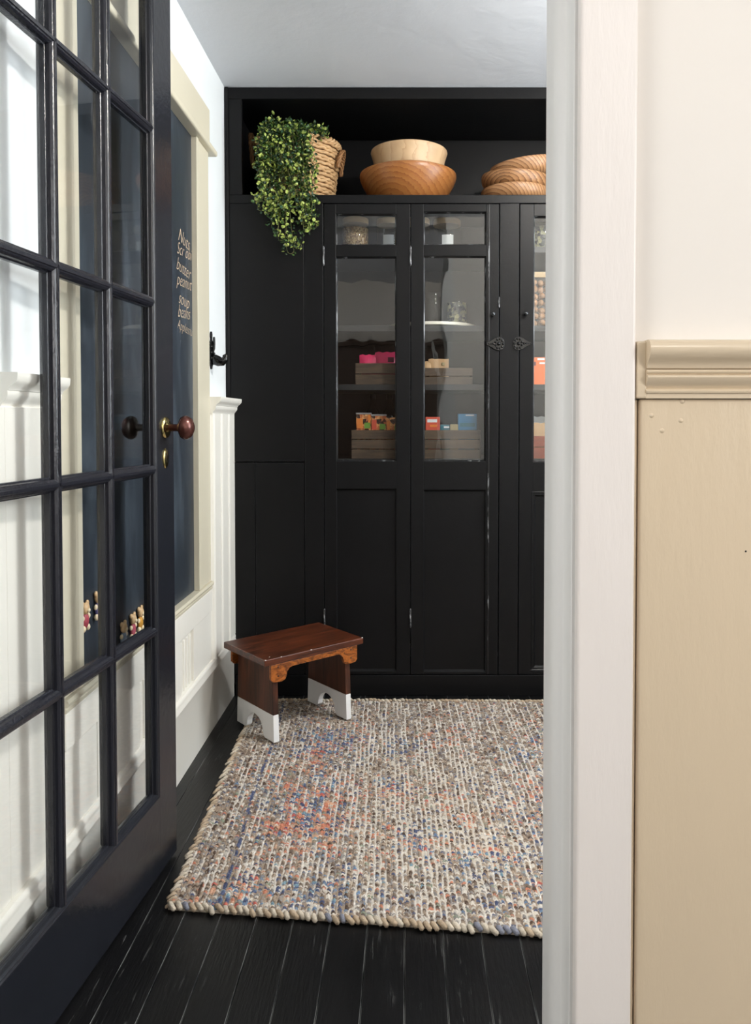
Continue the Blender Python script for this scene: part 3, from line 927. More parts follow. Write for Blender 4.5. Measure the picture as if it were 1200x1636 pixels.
dA = cab_door(-0.312, 0.009, [(-0.266, -0.044, 0.879, 1.635), (-0.266, -0.044, 1.679, 1.792)], (-0.270, -0.042, 0.092, 0.776), label='left leaf with two wavy glass panes')
dB = cab_door(0.009, 0.337, [(0.058, 0.288, 0.879, 1.637), (0.058, 0.288, 1.679, 1.800)], (0.056, 0.291, 0.090, 0.772), label='middle leaf with two wavy glass panes')
dC = cab_door(0.412, 0.741, [(0.465, 0.69, 0.876, 1.784)], (0.457, 0.697, 0.092, 0.767), True, label='right leaf with one tall pane, mostly hidden by the casing')
MB().box(0.296 - 0.009, 0.3015 - 0.009, -0.0025, 0.0, 0.081, 1.828).build('astragal', 'black_cab_edge', dB, 0.001)
for dd, xx in ((dA, 0.0), (dB, 0.0)):
    hinge(dd, xx, 1.637, 0.062)
    hinge(dd, xx, 0.292, 0.062)
hinge(dB, 0.327, 1.467, 0.03)
small_knob(dB, 0.313 - 0.009, 1.422)
small_knob(dC, 0.434 - 0.412, 1.424)
latch(dB, 0.325 - 0.009, 1.314, False)
latch(dC, 0.419 - 0.412, 1.315, True)


# ------------------------------------------------------------------ things behind the glass
def jar(x, y, z, r, h, label, contents=None, fill=0.75, lid='jar_lid', card=False, group='jars in the cabinet', lid_h=0.022):
    j = root('storage_jar', (x, y, z), 0, label, 'jar', group)
    hb = h - lid_h
    MB().lathe([(0.0001, 0.001), (r * 0.92, 0.001), (r, 0.006), (r, hb * 0.86), (r * 0.9, hb * 0.95), (r * 0.9, hb)], (0, 0, 0), 'z', 28).build('glass_body', 'jar_glass', j, smooth='all')
    if lid:
        MB().lathe([(0.0001, hb), (r * 0.96, hb), (r * 0.98, hb + 0.003), (r * 0.98, h - 0.003), (r * 0.94, h), (0.0001, h)], (0, 0, 0), 'z', 28).build('lid', lid, j, smooth=True)
    if contents:
        MB().lathe([(0.0001, 0.004), (r * 0.9, 0.004), (r * 0.96, 0.008), (r * 0.96, hb * fill), (0.0001, hb * fill + 0.004)], (0, 0, 0), 'z', 28).build('contents', contents, j, smooth=True)
    if card:
        m = MB()
        n = 8
        vs = []
        for i in range(n + 1):
            a = -PI / 2 + (i - n / 2) * 0.10
            for zz in (0.012, hb * 0.58):
                vs.append(((r + 0.0012) * math.cos(a), (r + 0.0012) * math.sin(a), zz))
        m.add(vs, [(2 * i, 2 * i + 2, 2 * i + 3, 2 * i + 1) for i in range(n)])
        m.build('card_label', 'white_label', j)
    return j


jar(-0.205, YC + 0.165, 1.680, 0.052, 0.135, 'glass jar of mixed grain with bamboo lid on the top shelf', 'grain', 0.85)
jar(-0.075, YC + 0.165, 1.680, 0.050, 0.132, 'empty glass jar with white card behind the left leaf', None, card=True)
jar(0.040, YC + 0.165, 1.680, 0.046, 0.134, 'glass jar with bamboo lid half hidden by the middle hinge stile', None, card=True)
jar(0.152, YC + 0.165, 1.680, 0.055, 0.130, 'wide glass jar with white card behind the middle leaf', None, card=True)

tt = root('turntable', (0.098, YC + 0.217, 1.386), 0, 'cream round turntable carrying two jars on the second shelf', 'turntable')
MB().lathe([(0.0001, 0.004), (0.168, 0.004), (0.1765, 0.006), (0.178, 0.012), (0.1765, 0.017), (0.173, 0.017), (0.172, 0.0125), (0.0001, 0.0125)], (0, 0, 0), 'z', 48).build('tray', 'turntable', tt, smooth=True)
MB().lathe([(0.0001, 0.0), (0.06, 0.0), (0.06, 0.004), (0.0001, 0.004)], (0, 0, 0), 'z', 32).build('base', 'turntable', tt, smooth=True)
jar(0.100, YC + 0.20, 1.3985, 0.038, 0.135, 'clear empty glass jar with glass lid on the turntable', None, 0.8, 'jar_glass')
jar(0.195, YC + 0.22, 1.3985, 0.040, 0.125, 'clear glass jar of wrapped sweets at the turntable edge', 'candy', 0.95, None)


def crate(x0, x1, y0, y1, z, h, label, mat='crate', n=2):
    c = root('wooden_crate', ((x0 + x1) / 2, y0, z), 0, label, 'crate', 'wooden crates in the cabinet')
    w = (x1 - x0) / 2
    d = y1 - y0
    g = 0.003
    sh = (h - g * (n - 1)) / n
    for k in range(n):
        za = k * (sh + g)
        MB().box(-w, w, 0, 0.009, za, za + sh).build('slat', mat, c, 0.0012)
        MB().box(-w, w, d - 0.009, d, za, za + sh).build('slat', mat, c, 0.0012)
        MB().box(-w, -w + 0.009, 0.0095, d - 0.0095, za, za + sh).build('slat', mat, c, 0.0012)
        MB().box(w - 0.009, w, 0.0095, d - 0.0095, za, za + sh).build('slat', mat, c, 0.0012)
    MB().box(-w + 0.0095, w - 0.0095, 0.0095, d - 0.0095, 0.002, 0.008).build('bottom', mat, c)
    for sx in (-1, 1):
        MB().box(sx * (w - 0.016) - 0.006, sx * (w - 0.016) + 0.006, 0.0092, 0.019, 0.008, h - 0.004).build('corner_post', mat, c)
    return c


crate(-0.200, -0.020, YC + 0.07, YC + 0.27, 1.166, 0.082, 'dark wooden crate holding pink bags on the middle shelf')
crate(0.060, 0.245, YC + 0.07, YC + 0.27, 1.166, 0.064, 'dark low wooden crate with tan paper bags on the middle shelf')
crate(-0.215, -0.015, YC + 0.06, YC + 0.27, 0.886, 0.108, 'dark slatted wooden crate holding printed snack packets', n=3)
crate(0.055, 0.275, YC + 0.06, YC + 0.27, 0.886, 0.108, 'dark slatted wooden crate holding red and blue boxes', n=3)
crate(0.450, 0.66, YC + 0.06, YC + 0.27, 0.886, 0.085, 'red-brown wooden crate behind the right leaf', 'crate_red')


def pouch(name, x, y, z, w, h, d, mat, label, cat='packet', group=None, rot=0, tilt=0.0, prints=()):
    """pillow packet: thick in the middle, pinched seals top and bottom"""
    p = root(name, (x, y, z), rot, label, cat, group)
    m = MB()
    nx, nz = 6, 8
    for side in (-1, 1):
        vs = []
        for k in range(nz + 1):
            for i in range(nx + 1):
                u, v = i / nx, k / nz
                bul = (math.sin(PI * v) ** 0.6) * (math.sin(PI * u) ** 0.5) if 0 < u < 1 and 0 < v < 1 else 0
                wob = 0.003 * math.sin(9 * u + 5 * v + x * 50)
                vs.append(((u - 0.5) * w, side * (bul * d / 2 + 0.0006) + tilt * v * h + wob * bul, v * h + 0.002 * math.sin(u * 17 + x * 90) * (1 if k == nz else 0)))
        fs = [(k * (nx + 1) + i, k * (nx + 1) + i + 1, (k + 1) * (nx + 1) + i + 1, (k + 1) * (nx + 1) + i) for k in range(nz) for i in range(nx)]
        m.add(vs, fs)
    m.build('bag', mat, p, smooth='all')
    for (pn, x0, x1, z0, z1, pm) in prints:
        q = MB()
        q.box(x0 * w, x1 * w, -d / 2 - 0.0016, -d / 2 + 0.006, z0 * h, z1 * h).build(pn, pm, p, 0.0008)
    return p


M['hot_pink'] = flat('hot_pink_foil', (232, 60, 110), 0.35)
M['print_dark'] = flat('dark_red_print', (90, 20, 40))
M['orange_print'] = flat('orange_packet_print', (226, 132, 58))
M['green_print'] = flat('green_packet_print', (112, 156, 60))
M['brown_print'] = speckle('brown_orange_packet_print', (60, 36, 24), (190, 96, 50), (230, 170, 110), 90)
M['red_print'] = flat('coral_red_card', (206, 84, 62))
M['blue_print'] = flat('mid_blue_card', (40, 116, 160))
M['teal_print'] = flat('teal_card', (22, 98, 114))
M['beige_card'] = flat('dull_beige_card', (166, 150, 110))
M['orange_card'] = flat('bright_orange_card', (236, 112, 44))
M['foil'] = metal('silver_foil_edge', (200, 200, 204), 0.3, 0.7)

pouch('snack_bag', -0.150, YC + 0.12, 1.176, 0.075, 0.108, 0.03, 'hot_pink', 'hot pink foil bag leaning left in the crate', group='pink bags in the crate')
pouch('snack_bag', -0.082, YC + 0.115, 1.176, 0.09, 0.118, 0.035, 'hot_pink', 'larger hot pink foil bag with dark red print', group='pink bags in the crate', prints=(('print', 0.05, 0.32, 0.66, 0.82, 'print_dark'),))
pouch('paper_bag', 0.075, YC + 0.115, 1.176, 0.05, 0.082, 0.03, 'kraft', 'small crumpled tan paper bag at the crate edge', 'bag', 'tan paper bags')
pouch('paper_bag', 0.118, YC + 0.12, 1.176, 0.08, 0.092, 0.035, 'kraft', 'peaked tan paper bag with printed dots', 'bag', 'tan paper bags', rot=0.15, prints=(('print', 0.12, 0.25, 0.72, 0.84, 'beige_card'),))


def carton(name, x, y, z, w, d, h, mat, label, cat='box', group=None, rot=0, prints=(), lid=None):
    c = root(name, (x, y, z), rot, label, cat, group)
    MB().box(-w / 2, w / 2, 0, d, 0, h).build('carton', mat, c, 0.0015)
    for (pn, x0, x1, z0, z1, pm) in prints:
        MB().box(x0 * w, x1 * w, -0.0008, 0.001, z0 * h, z1 * h).build(pn, pm, c)
    if lid:
        MB().box(-w / 2 - 0.001, w / 2 + 0.001, -0.001, d + 0.001, h, h + 0.006).build('top_flap', lid, c, 0.001)
    return c


for i, xx in enumerate((-0.170, -0.112, -0.0545)):
    carton('snack_packet', xx, YC + 0.085, 0.896, 0.057, 0.03, 0.158 - 0.006 * i, 'brown_print',
           ('snack packet with green corner print at the left of the row', 'snack packet with red side print in the middle of the row', 'snack packet with bright orange edge at the right of the row')[i], 'packet', 'snack packets in the lower crate',
           prints=(('print_patch', 0.05, 0.45, 0.66, 0.80, 'green_print'), ('print_patch', -0.45, -0.05 - 0.1 * i, 0.66, 0.9, ('orange_print', 'red_print', 'orange_print')[i]), ('print_patch', 0.30, 0.46, 0.8, 0.98, ('orange_print', 'brown_print', 'orange_card')[i])),
           lid='foil' if i < 2 else None)
carton('food_box', 0.0945, YC + 0.085, 0.896, 0.055, 0.05, 0.148, 'red_print', 'coral red carton standing in the lower crate', group='boxes in the lower crate', prints=(('print', -0.38, 0.3, 0.86, 0.94, 'white_label'), ('print', -0.2, 0.3, 0.74, 0.80, 'orange_print')))
carton('food_box', 0.141, YC + 0.090, 0.896, 0.038, 0.05, 0.118, 'teal_print', 'small dark teal carton in the lower crate', group='boxes in the lower crate', rot=0.2, prints=(('print', -0.1, 0.45, 0.90, 0.95, 'white_label'),))
carton('food_box', 0.176, YC + 0.082, 0.896, 0.030, 0.05, 0.120, 'beige_card', 'dull beige carton between the teal and blue boxes', group='boxes in the lower crate', rot=-0.12)
carton('food_box', 0.228, YC + 0.095, 0.896, 0.072, 0.05, 0.160, 'blue_print', 'mid blue carton at the right of the lower crate', group='boxes in the lower crate', prints=(('print', -0.4, 0.4, 0.69, 0.78, 'teal_print'), ('print', -0.1, 0.35, 0.95, 0.98, 'foil')))

# dark bottles on the lowest visible shelf behind the packets
M['dark_bottle'] = flat('dark_bottle_glass', (22, 20, 20), 0.12)
for i, xx in enumerate((-0.145, -0.075)):
    b = root('sauce_bottle', (xx, YC + 0.31, 0.886), 0, ('dark bottle behind the left snack packets', 'dark bottle behind the right snack packets')[i], 'bottle', 'dark bottles')
    MB().lathe([(0.0001, 0), (0.028, 0), (0.03, 0.004), (0.03, 0.16), (0.026, 0.18), (0.012, 0.20), (0.011, 0.235), (0.0001, 0.235)], (0, 0, 0), 'z', 20).build('bottle_body', 'dark_bottle', b, smooth='all')
    MB().lathe([(0.0001, 0.232), (0.013, 0.232), (0.013, 0.25), (0.0001, 0.25)], (0, 0, 0), 'z', 16).build('cap', 'iron', b, smooth=True)

# behind the right leaf
jar(0.520, YC + 0.14, 1.680, 0.055, 0.13, 'clear glass jar of wrapped sweets at the top of the right leaf', 'candy', 0.85, 'jar_glass')
nj = root('walnut_jar', (0.520, YC + 0.12, 1.386), 0, 'square glass jar of walnuts with a pale wooden lid', 'jar')
MB().box(-0.056, 0.056, -0.056, 0.056, 0.001, 0.185).build('glass_body', 'jar_glass', nj, 0.004)
MB().box(-0.054, 0.054, -0.054, 0.054, 0.1855, 0.207).build('lid', 'jar_lid', nj, 0.003)
wn = MB()
rr = random.Random(3)
for k in range(7):
    for a in range(4):
        for b in range(2):
            wn.sphere((-0.040 + a * 0.0265 + rr.uniform(-.004, .004), -0.040 + b * 0.026 + rr.uniform(-.003, .003), 0.014 + k * 0.0255 + rr.uniform(-.004, .004)), 0.0135, 8, 6, (rr.uniform(.85, 1.05), .95, rr.uniform(.8, 1)))
tag(wn.build('walnuts', 'walnut', nj, smooth='all'), kind='stuff')
carton('food_box', 0.515, YC + 0.08, 1.166, 0.10, 0.05, 0.105, 'orange_card', 'bright orange carton with white lettering patch behind the right leaf', prints=(('print', -0.22, 0.05, 0.90, 0.97, 'white_label'), ('print', -0.14, 0.08, 0.76, 0.82, 'white_label'), ('print_dot', -0.42, -0.28, 0.70, 0.84, 'print_dark')))
pouch('paper_bag', 0.515, YC + 0.13, 0.896, 0.10, 0.125, 0.05, 'kraft', 'tan paper bag standing in the red-brown crate', 'bag', 'tan paper bags')
pouch('paper_bag', 0.512, YC + 0.19, 0.896, 0.09, 0.150, 0.03, 'white_label', 'white folded paper bag behind the tan bag', 'bag')

# ------------------------------------------------------------------ basket and trailing plant on the niche shelf
SZ = 1.8625
bk = root('wicker_basket', (-0.432, YC + 0.175, SZ), 0, 'round woven seagrass basket with loop handles on the cabinet top', 'basket')
H0, RB, RT = 0.228, 0.132, 0.160
rows, segs = 17, 96
wv = MB()
for r in range(rows):
    z = 0.010 + (H0 - 0.02) * r / (rows - 1)
    rad = RB + (RT - RB) * (z / H0) ** 0.8
    pts = []
    for k in range(segs):
        a = 2 * PI * k / segs
        wave = 0.0030 * math.cos(12 * a * 2 + (PI if r % 2 else 0))
        pts.append(((rad + wave) * math.cos(a), (rad + wave) * math.sin(a), z + 0.0016 * math.sin(24 * a + r) + 0.0022 * math.sin(3 * a + r * 2.1)))
    wv.tube(pts, 0.0068, 6, closed=True)
wv.build('weave', 'wicker', bk, smooth='all')
rim = MB()
for ph in (0, PI):
    pts = []
    for k in range(160):
        a = 2 * PI * k / 160
        q = a * 26 + ph
        pts.append(((RT + 0.002 + 0.006 * math.cos(q)) * math.cos(a), (RT + 0.002 + 0.006 * math.cos(q)) * math.sin(a), H0 + 0.003 + 0.006 * math.sin(q)))
    rim.tube(pts, 0.0065, 6, closed=True)
rim.build('rim', 'wicker', bk, smooth='all')
MB().lathe([(0.0001, 0.002), (RB - 0.004, 0.002), (RB, 0.006), (RT - 0.008, H0), (RT - 0.012, H0), (RB - 0.006, 0.008), (0.0001, 0.008)], (0, 0, 0), 'z', 48).build('inner_wall', 'wicker_dark', bk, smooth=True)
for s, hgt in ((-1, 0.055), (1, -0.012)):
    hm = MB()
    for ph in (0, 2 * PI / 3, 4 * PI / 3):
        pts = []
        for k in range(60):
            tt_ = k / 59
            an = PI * tt_
            cx = s * (RT + 0.004 + 0.016 * math.sin(an))
            cy = -0.055 + 0.11 * (0.5 - 0.5 * math.cos(an))
            cz = H0 - 0.09 + (0.09 + hgt) * math.sin(an) ** 0.7
            q = tt_ * 30 + ph
            pts.append((cx + 0.0045 * math.cos(q), cy + 0.0045 * math.sin(q), cz + 0.002 * math.sin(q)))
        hm.tube(pts, 0.0052, 6)
    hm.build('handle', 'wicker_dark', bk, smooth='all')

pl = root('trailing_plant', (-0.432, YC + 0.175, SZ), 0, 'trailing green string plant spilling from the seagrass basket', 'plant')
stems, leaves = MB(), MB()
pr = random.Random(21)


def add_leaf(p, d, size, mi):
    """small cupped round leaf"""
    d = Vector(d).normalized()
    s = d.cross(Vector((pr.uniform(-1, 1), pr.uniform(-1, 1), pr.uniform(-1, 1)))).normalized()
    q = d.cross(s)
    c = Vector(p) + d * size * 0.55
    vs = [c - q * size * 0.18]
    for k in range(6):
        a = 2 * PI * k / 6
        vs.append(c + d * math.cos(a) * size * 0.55 + s * math.sin(a) * size * 0.46 + q * size * 0.08)
    leaves.add(vs, [(0, 1 + k, 1 + (k + 1) % 6) for k in range(6)], mi)


def strand(pts, rad, dens, tipbright):
    stems.tube(pts, rad, 4)
    n = len(pts)
    for i in range(1, n):
        a, b = Vector(pts[i - 1]), Vector(pts[i])
        L = (b - a).length
        cnt = max(1, int(L * dens + pr.random()))
        for k in range(cnt):
            p = a.lerp(b, pr.random())
            out = Vector((pr.uniform(-1, 1), pr.uniform(-1.1, 0.5), pr.uniform(-0.7, 0.8)))
            fr = i / n
            x = pr.random()
            if x < 0.10 + 0.26 * fr * tipbright: mi = 2
            elif x < 0.50: mi = 1
            elif x < 0.66: mi = 3
            else: mi = 0
            off = out.normalized() * pr.uniform(0.002, 0.014)
            add_leaf(p + off, out, pr.uniform(0.008, 0.0135) * (1.25 if mi == 2 else 1.0), mi)


FY = -0.195   # local y just in front of the shelf edge
for i in range(64):
    x0 = pr.uniform(-0.092, 0.036)
    # how far the strand hangs: longest right of centre
    u = (x0 + 0.092) / 0.128
    ln = (0.235 + 0.13 * min(u, 0.8) - 0.10 * max(0, u - 0.8)) * pr.uniform(0.35, 1.0)
    pts = []
    sx, sy = x0 * 0.9, pr.uniform(-0.13, -0.02)
    top = H0 + pr.uniform(0.015, 0.06) * (1 - 0.5 * u)
    fy = FY - pr.uniform(-0.012, 0.035)
    xe = x0 + pr.uniform(-0.018, 0.018) - 0.01 + 0.035 * u
    path = [(sx, sy, H0 - 0.05), (sx, sy - 0.02, top - 0.01), ((sx + xe) / 2, (sy + fy) / 2 - 0.01, top), (xe, fy + 0.008, H0 - 0.01)]
    zend = H0 - 0.03 - ln
    nst = 7
    for k in range(1, nst + 1):
        f = k / nst
        path.append((xe + 0.012 * math.sin(f * 7 + i) + (0.03 * f * (u - 0.3)), fy + 0.006 * math.sin(f * 5 + i * 2), H0 - 0.01 + (zend - H0) * f))
    if ln > 0.2:      # curled tip
        e = path[-1]
        cr = pr.uniform(0.008, 0.016)
        sg = pr.choice((-1, 1))
        for k in range(1, 6):
            a = k / 5 * 1.4 * PI
            path.append((e[0] + sg * (cr - cr * math.cos(a)), e[1], e[2] - cr * math.sin(a)))
    strand(path, 0.0011, 170, 1.0)
for (xe, zz) in ((-0.004, -0.212), (0.014, -0.195), (-0.03, -0.165), (-0.085, -0.085), (0.040, -0.135), (0.048, -0.08), (-0.06, -0.125), (0.0, -0.18), (-0.10, -0.03)):
    path = [(xe * 0.8 - 0.02, -0.06, H0 - 0.02), (xe * 0.9 - 0.01, -0.15, H0 + 0.045), (xe, FY - 0.02, H0 - 0.02)]
    for k in range(1, 10):
        f = k / 9
        path.append((xe + 0.012 * math.sin(f * 6 + xe * 40), FY - 0.018, H0 - 0.02 + (zz - H0 + 0.02) * f))
    e = path[-1]
    for k in range(1, 7):
        a = k / 6 * 1.5 * PI
        path.append((e[0] + 0.013 - 0.013 * math.cos(a), e[1], e[2] - 0.013 * math.sin(a)))
    strand(path, 0.0011, 190, 1.6)
for i in range(26):      # bushy crown above the rim
    x0, y0 = pr.uniform(-0.10, 0.09), pr.uniform(-0.14, 0.05)
    top = pr.uniform(0.02, 0.095) * (1.0 if -0.08 < x0 < 0.02 else 0.5)
    strand([(x0, y0, H0 - 0.02), (x0 + pr.uniform(-.02, .02), y0 - 0.01, H0 + top * 0.6), (x0 + pr.uniform(-.03, .03), y0 - 0.02, H0 + top)], 0.001, 260, 1.0)
for i in range(5):       # sprig lying over the right rim
    strand([(0.02, -0.08, H0), (0.07, -0.12 + 0.01 * i, H0 + 0.035 + 0.006 * i), (0.10 + 0.006 * i, -0.135, H0 + 0.02), (0.108 + 0.005 * i, -0.14, H0 - 0.01)], 0.001, 240, 1.2)
stems.build('stems', 'stem', pl, smooth='all')
tag(leaves.build('leaves', ['leaf0', 'leaf1', 'leaf2', 'leaf3'], pl), kind='stuff')


# ------------------------------------------------------------------ wooden bowls
def bowl(name, x, y, z, prof, mat, label, tilt=(0, 0), rz=0, group='wooden bowls on the cabinet top'):
    o = MB().lathe(prof, (0, 0, 0), 'z', 64).build(name, mat, None, smooth=True)
    o.location = (x, y, z)
    o.rotation_euler = (tilt[0], tilt[1], rz)
    return tag(o, label, 'bowl', group)


def bowl_prof(outer, th):
    """outer: (r, z) from foot to rim; returns a closed shell profile"""
    inner = [(max(0.0001, r - th), z + (th if i == 0 else 0)) for i, (r, z) in enumerate(outer)]
    inner[-1] = (outer[-1][0] - th, outer[-1][1])
    return [(0.0001, outer[0][1])] + outer + list(reversed(inner)) + [(0.0001, outer[0][1] + th)]


BY = YC + 0.195
bowl('wooden_bowl', 0.0, BY, SZ, bowl_prof([(0.115, 0), (0.121, 0.003), (0.142, 0.030), (0.163, 0.060), (0.180, 0.090), (0.1875, 0.108), (0.190, 0.120), (0.189, 0.128), (0.183, 0.131)], 0.009),
     'bowl_amber', 'wide amber wooden bowl holding the pale bowl')
bowl('wooden_bowl', 0.004, BY, SZ + 0.062, bowl_prof([(0.120, 0), (0.125, 0.004), (0.133, 0.040), (0.1345, 0.070), (0.136, 0.095), (0.1405, 0.120), (0.147, 0.141), (0.1505, 0.152), (0.149, 0.157)], 0.009),
     'bowl_pale', 'pale straight-sided wooden bowl nested inside the wide amber bowl')
SP = [(0.080, 0), (0.095, 0.003), (0.113, 0.012), (0.1245, 0.026), (0.129, 0.042), (0.130, 0.055), (0.128, 0.060)]
bowl('wooden_bowl', 0.415, BY - 0.03, SZ, bowl_prof(SP, 0.008), 'bowl_grain', 'lowest of three stacked striped wooden bowls', rz=0.15)
bowl('wooden_bowl', 0.413, BY - 0.03, SZ + 0.053, bowl_prof(SP, 0.008), 'bowl_grain2', 'middle of three stacked striped wooden bowls', (R(2), R(3)), -0.1)
bowl('wooden_bowl', 0.458, BY - 0.01, SZ + 0.112, bowl_prof(SP, 0.008), 'bowl_grain', 'topmost of three stacked striped wooden bowls, tilted to the left', (R(3), R(-9)), 0.2)

# ------------------------------------------------------------------ stool
RUGZ = 0.013
st = root('step_stool', (-0.386, 2.590, RUGZ + 0.001), R(41), 'small red-brown wooden step stool with white painted feet', 'stool')
TL, TW, SH = 0.385, 0.268, 0.274
MB().box(-TL / 2, TL / 2, -TW / 2, TW / 2, SH - 0.021, SH).build('top', 'stool_top', st, 0.0025)
LX = 0.142
for (cx_, cy_, l_) in ((TL / 2 - 0.003, -TW / 2 + 0.003, 0.006), (-0.02, -TW / 2 + 0.001, 0.006), (-TL / 2 + 0.03, -TW / 2 + 0.022, 0.005), (-TL / 2 + 0.004, -TW / 2 + 0.002, 0.005), (-TL / 2 + 0.06, -TW / 2 + 0.001, 0.004)):
    MB().sphere((cx_, cy_, SH - 0.0006), l_ / 2, 8, 6, (1.2, 0.8, 0.5)).build('paint_chip', 'stool_white', st, smooth='all')


def leg_piece(side, za, zb, name, mat, parent, arch):
    hw = lambda z: 0.119 - 0.012 * (z / SH)
    m = MB()
    if arch:
        outer = [(-hw(0) , 0.0), (-0.060, 0.0)]
        n = 10
        for k in range(n + 1):
            a = PI - PI * k / n
            outer.append((0.048 * math.cos(a), 0.012 + 0.046 * math.sin(a)))
        outer += [(0.060, 0.0), (hw(0), 0.0), (hw(zb), zb), (-hw(zb), zb)]
        # split into convex strips: left foot, arch fan, right foot
        x0, x1 = side * LX - 0.010, side * LX + 0.010
        cols = [(-hw(0), 0.0), (-0.062, 0.0), (-0.054, 0.006)] + [(0.052 * math.cos(PI - PI * k / 12), 0.010 + 0.050 * math.sin(PI * k / 12)) for k in range(13)] + [(0.054, 0.006), (0.062, 0.0), (hw(0), 0.0)]
        nb = len(cols)
        vs = []
        for xx in (x0, x1):
            for (yy, zz) in cols:
                vs.append((xx, yy, zz))
            for (yy, zz) in cols:
                vs.append((xx, max(-hw(zb), min(hw(zb), yy)), zb))
        fs = []
        for s in range(2):
            o = s * 2 * nb
            fs += [(o + i, o + i + 1, o + nb + i + 1, o + nb + i) for i in range(nb - 1)]
        o2 = 2 * nb
        fs += [(i, i + 1, o2 + i + 1, o2 + i) for i in range(nb - 1)]
        fs += [(nb + i, nb + i + 1, o2 + nb + i + 1, o2 + nb + i) for i in range(nb - 1)]
        fs += [(0, nb, o2 + nb, o2), (nb - 1, 2 * nb - 1, o2 + 2 * nb - 1, o2 + nb - 1)]
        m.add(vs, fs)
    else:
        m.prism([(-hw(za), za), (hw(za), za), (hw(zb), zb), (-hw(zb), zb)], side * LX - 0.0098, side * LX + 0.0098, 'x')
    return m.build(name, mat, parent, 0.0012)


for side in (-1, 1):
    lg = leg_piece(side, 0.0855, SH - 0.0215, 'leg', 'stool_leg', st, False)
    leg_piece(side, 0, 0.085, 'painted_foot', 'stool_white', lg, True)
for side in (-1, 1):
    y0 = side * 0.1195
    prof = [(-0.168, SH - 0.0215), (-0.168, 0.205), (-0.160, 0.196), (-0.128, 0.194), (-0.116, 0.199), (-0.112, 0.208), (-0.109, 0.222), (-0.100, 0.232), (-0.088, 0.235)]
    full = prof + [(-a, b) for a, b in reversed(prof)]
    n = len(prof)
    m = MB()
    ya, yb = (y0, y0 + 0.0115) if side > 0 else (y0 - 0.0115, y0)
    topz = SH - 0.0215
    cols = prof[1:] + [(-a, b) for a, b in reversed(prof[1:])]
    cols[0] = (-0.168, 0.205)
    nb = len(cols)
    vs = []
    for yy in (ya, yb):
        vs += [(a, yy, b) for a, b in cols] + [(a, yy, topz) for a, b in cols]
    fs = []
    for s in range(2):
        o = s * 2 * nb
        fs += [(o + i, o + i + 1, o + nb + i + 1, o + nb + i) for i in range(nb - 1)]
    o2 = 2 * nb
    fs += [(i, i + 1, o2 + i + 1, o2 + i) for i in range(nb - 1)]
    fs += [(nb + i, nb + i + 1, o2 + nb + i + 1, o2 + nb + i) for i in range(nb - 1)]
    fs += [(0, nb, o2 + nb, o2), (nb - 1, 2 * nb - 1, o2 + 2 * nb - 1, o2 + nb - 1)]
    m.add(vs, fs)
    ap = m.build('apron', 'stool_apron', st, 0.001, label='scalloped orange-brown side apron')
    for sx in (-0.142, 0.142):
        for zz in (0.214, 0.242):
            MB().lathe([(0.0001, -0.0018), (0.0028, -0.0012), (0.0036, 0.0)] if side < 0 else [(0.0001, 0.0018), (0.0028, 0.0012), (0.0036, 0.0)], (sx, ya if side < 0 else yb, zz), 'y', 10).build('screw', 'stool_leg', ap, smooth='all')

# ------------------------------------------------------------------ woven rug
FL, BL, BR, FR = (-0.505, 1.594), (-0.552, 2.790), (0.96, 2.772), (0.96, 1.432)
RIB, STI = 0.0130, 0.0058
nu, nv = 800, 620
wid, dep = 1.49, 1.25
U, V = np.meshgrid(np.linspace(0, 1, nu), np.linspace(0, 1, nv))
px = (1 - U) * (1 - V) * FL[0] + (1 - U) * V * BL[0] + U * V * BR[0] + U * (1 - V) * FR[0]
py = (1 - U) * (1 - V) * FL[1] + (1 - U) * V * BL[1] + U * V * BR[1] + U * (1 - V) * FR[1]
A, B = U * wid, V * dep            # metres across and along


def smooth_noise(shape_a, shape_b, seed):
    g = np.random.default_rng(seed).random((shape_b, shape_a))
    ia, ib = U * (shape_a - 1.001), V * (shape_b - 1.001)
    i0, j0 = ia.astype(int), ib.astype(int)
    fa, fb = ia - i0, ib - j0
    fa, fb = fa * fa * (3 - 2 * fa), fb * fb * (3 - 2 * fb)
    return g[j0, i0] * (1 - fa) * (1 - fb) + g[j0, i0 + 1] * fa * (1 - fb) + g[j0 + 1, i0] * (1 - fa) * fb + g[j0 + 1, i0 + 1] * fa * fb


warp = (smooth_noise(60, 30, 1) - 0.5) * 0.005 + (smooth_noise(200, 150, 14) - 0.5) * 0.0035
ri = np.floor((A + warp) / RIB)
rf = (A + warp) / RIB - ri                       # 0..1 across a rib
cw = 0.60 + 0.16 * smooth_noise(16, 12, 15)      # cream warp cord beside each twined row, thicker here and there
cord = rf > cw
off = np.where(ri.astype(int) % 2 == 0, 0.0, 0.5)
stv = B / STI + off + (smooth_noise(160, 120, 2) - 0.5) * 1.6 + np.abs(rf - 0.3) * 0.9
si = np.floor(stv)
sf = stv - si
csi = np.floor(B / 0.012 + ri * 0.37)


def cell_rand(a, b, seed):
    h = np.sin(a * 127.1 + b * 311.7 + seed * 74.7) * 43758.5453
    return h - np.floor(h)


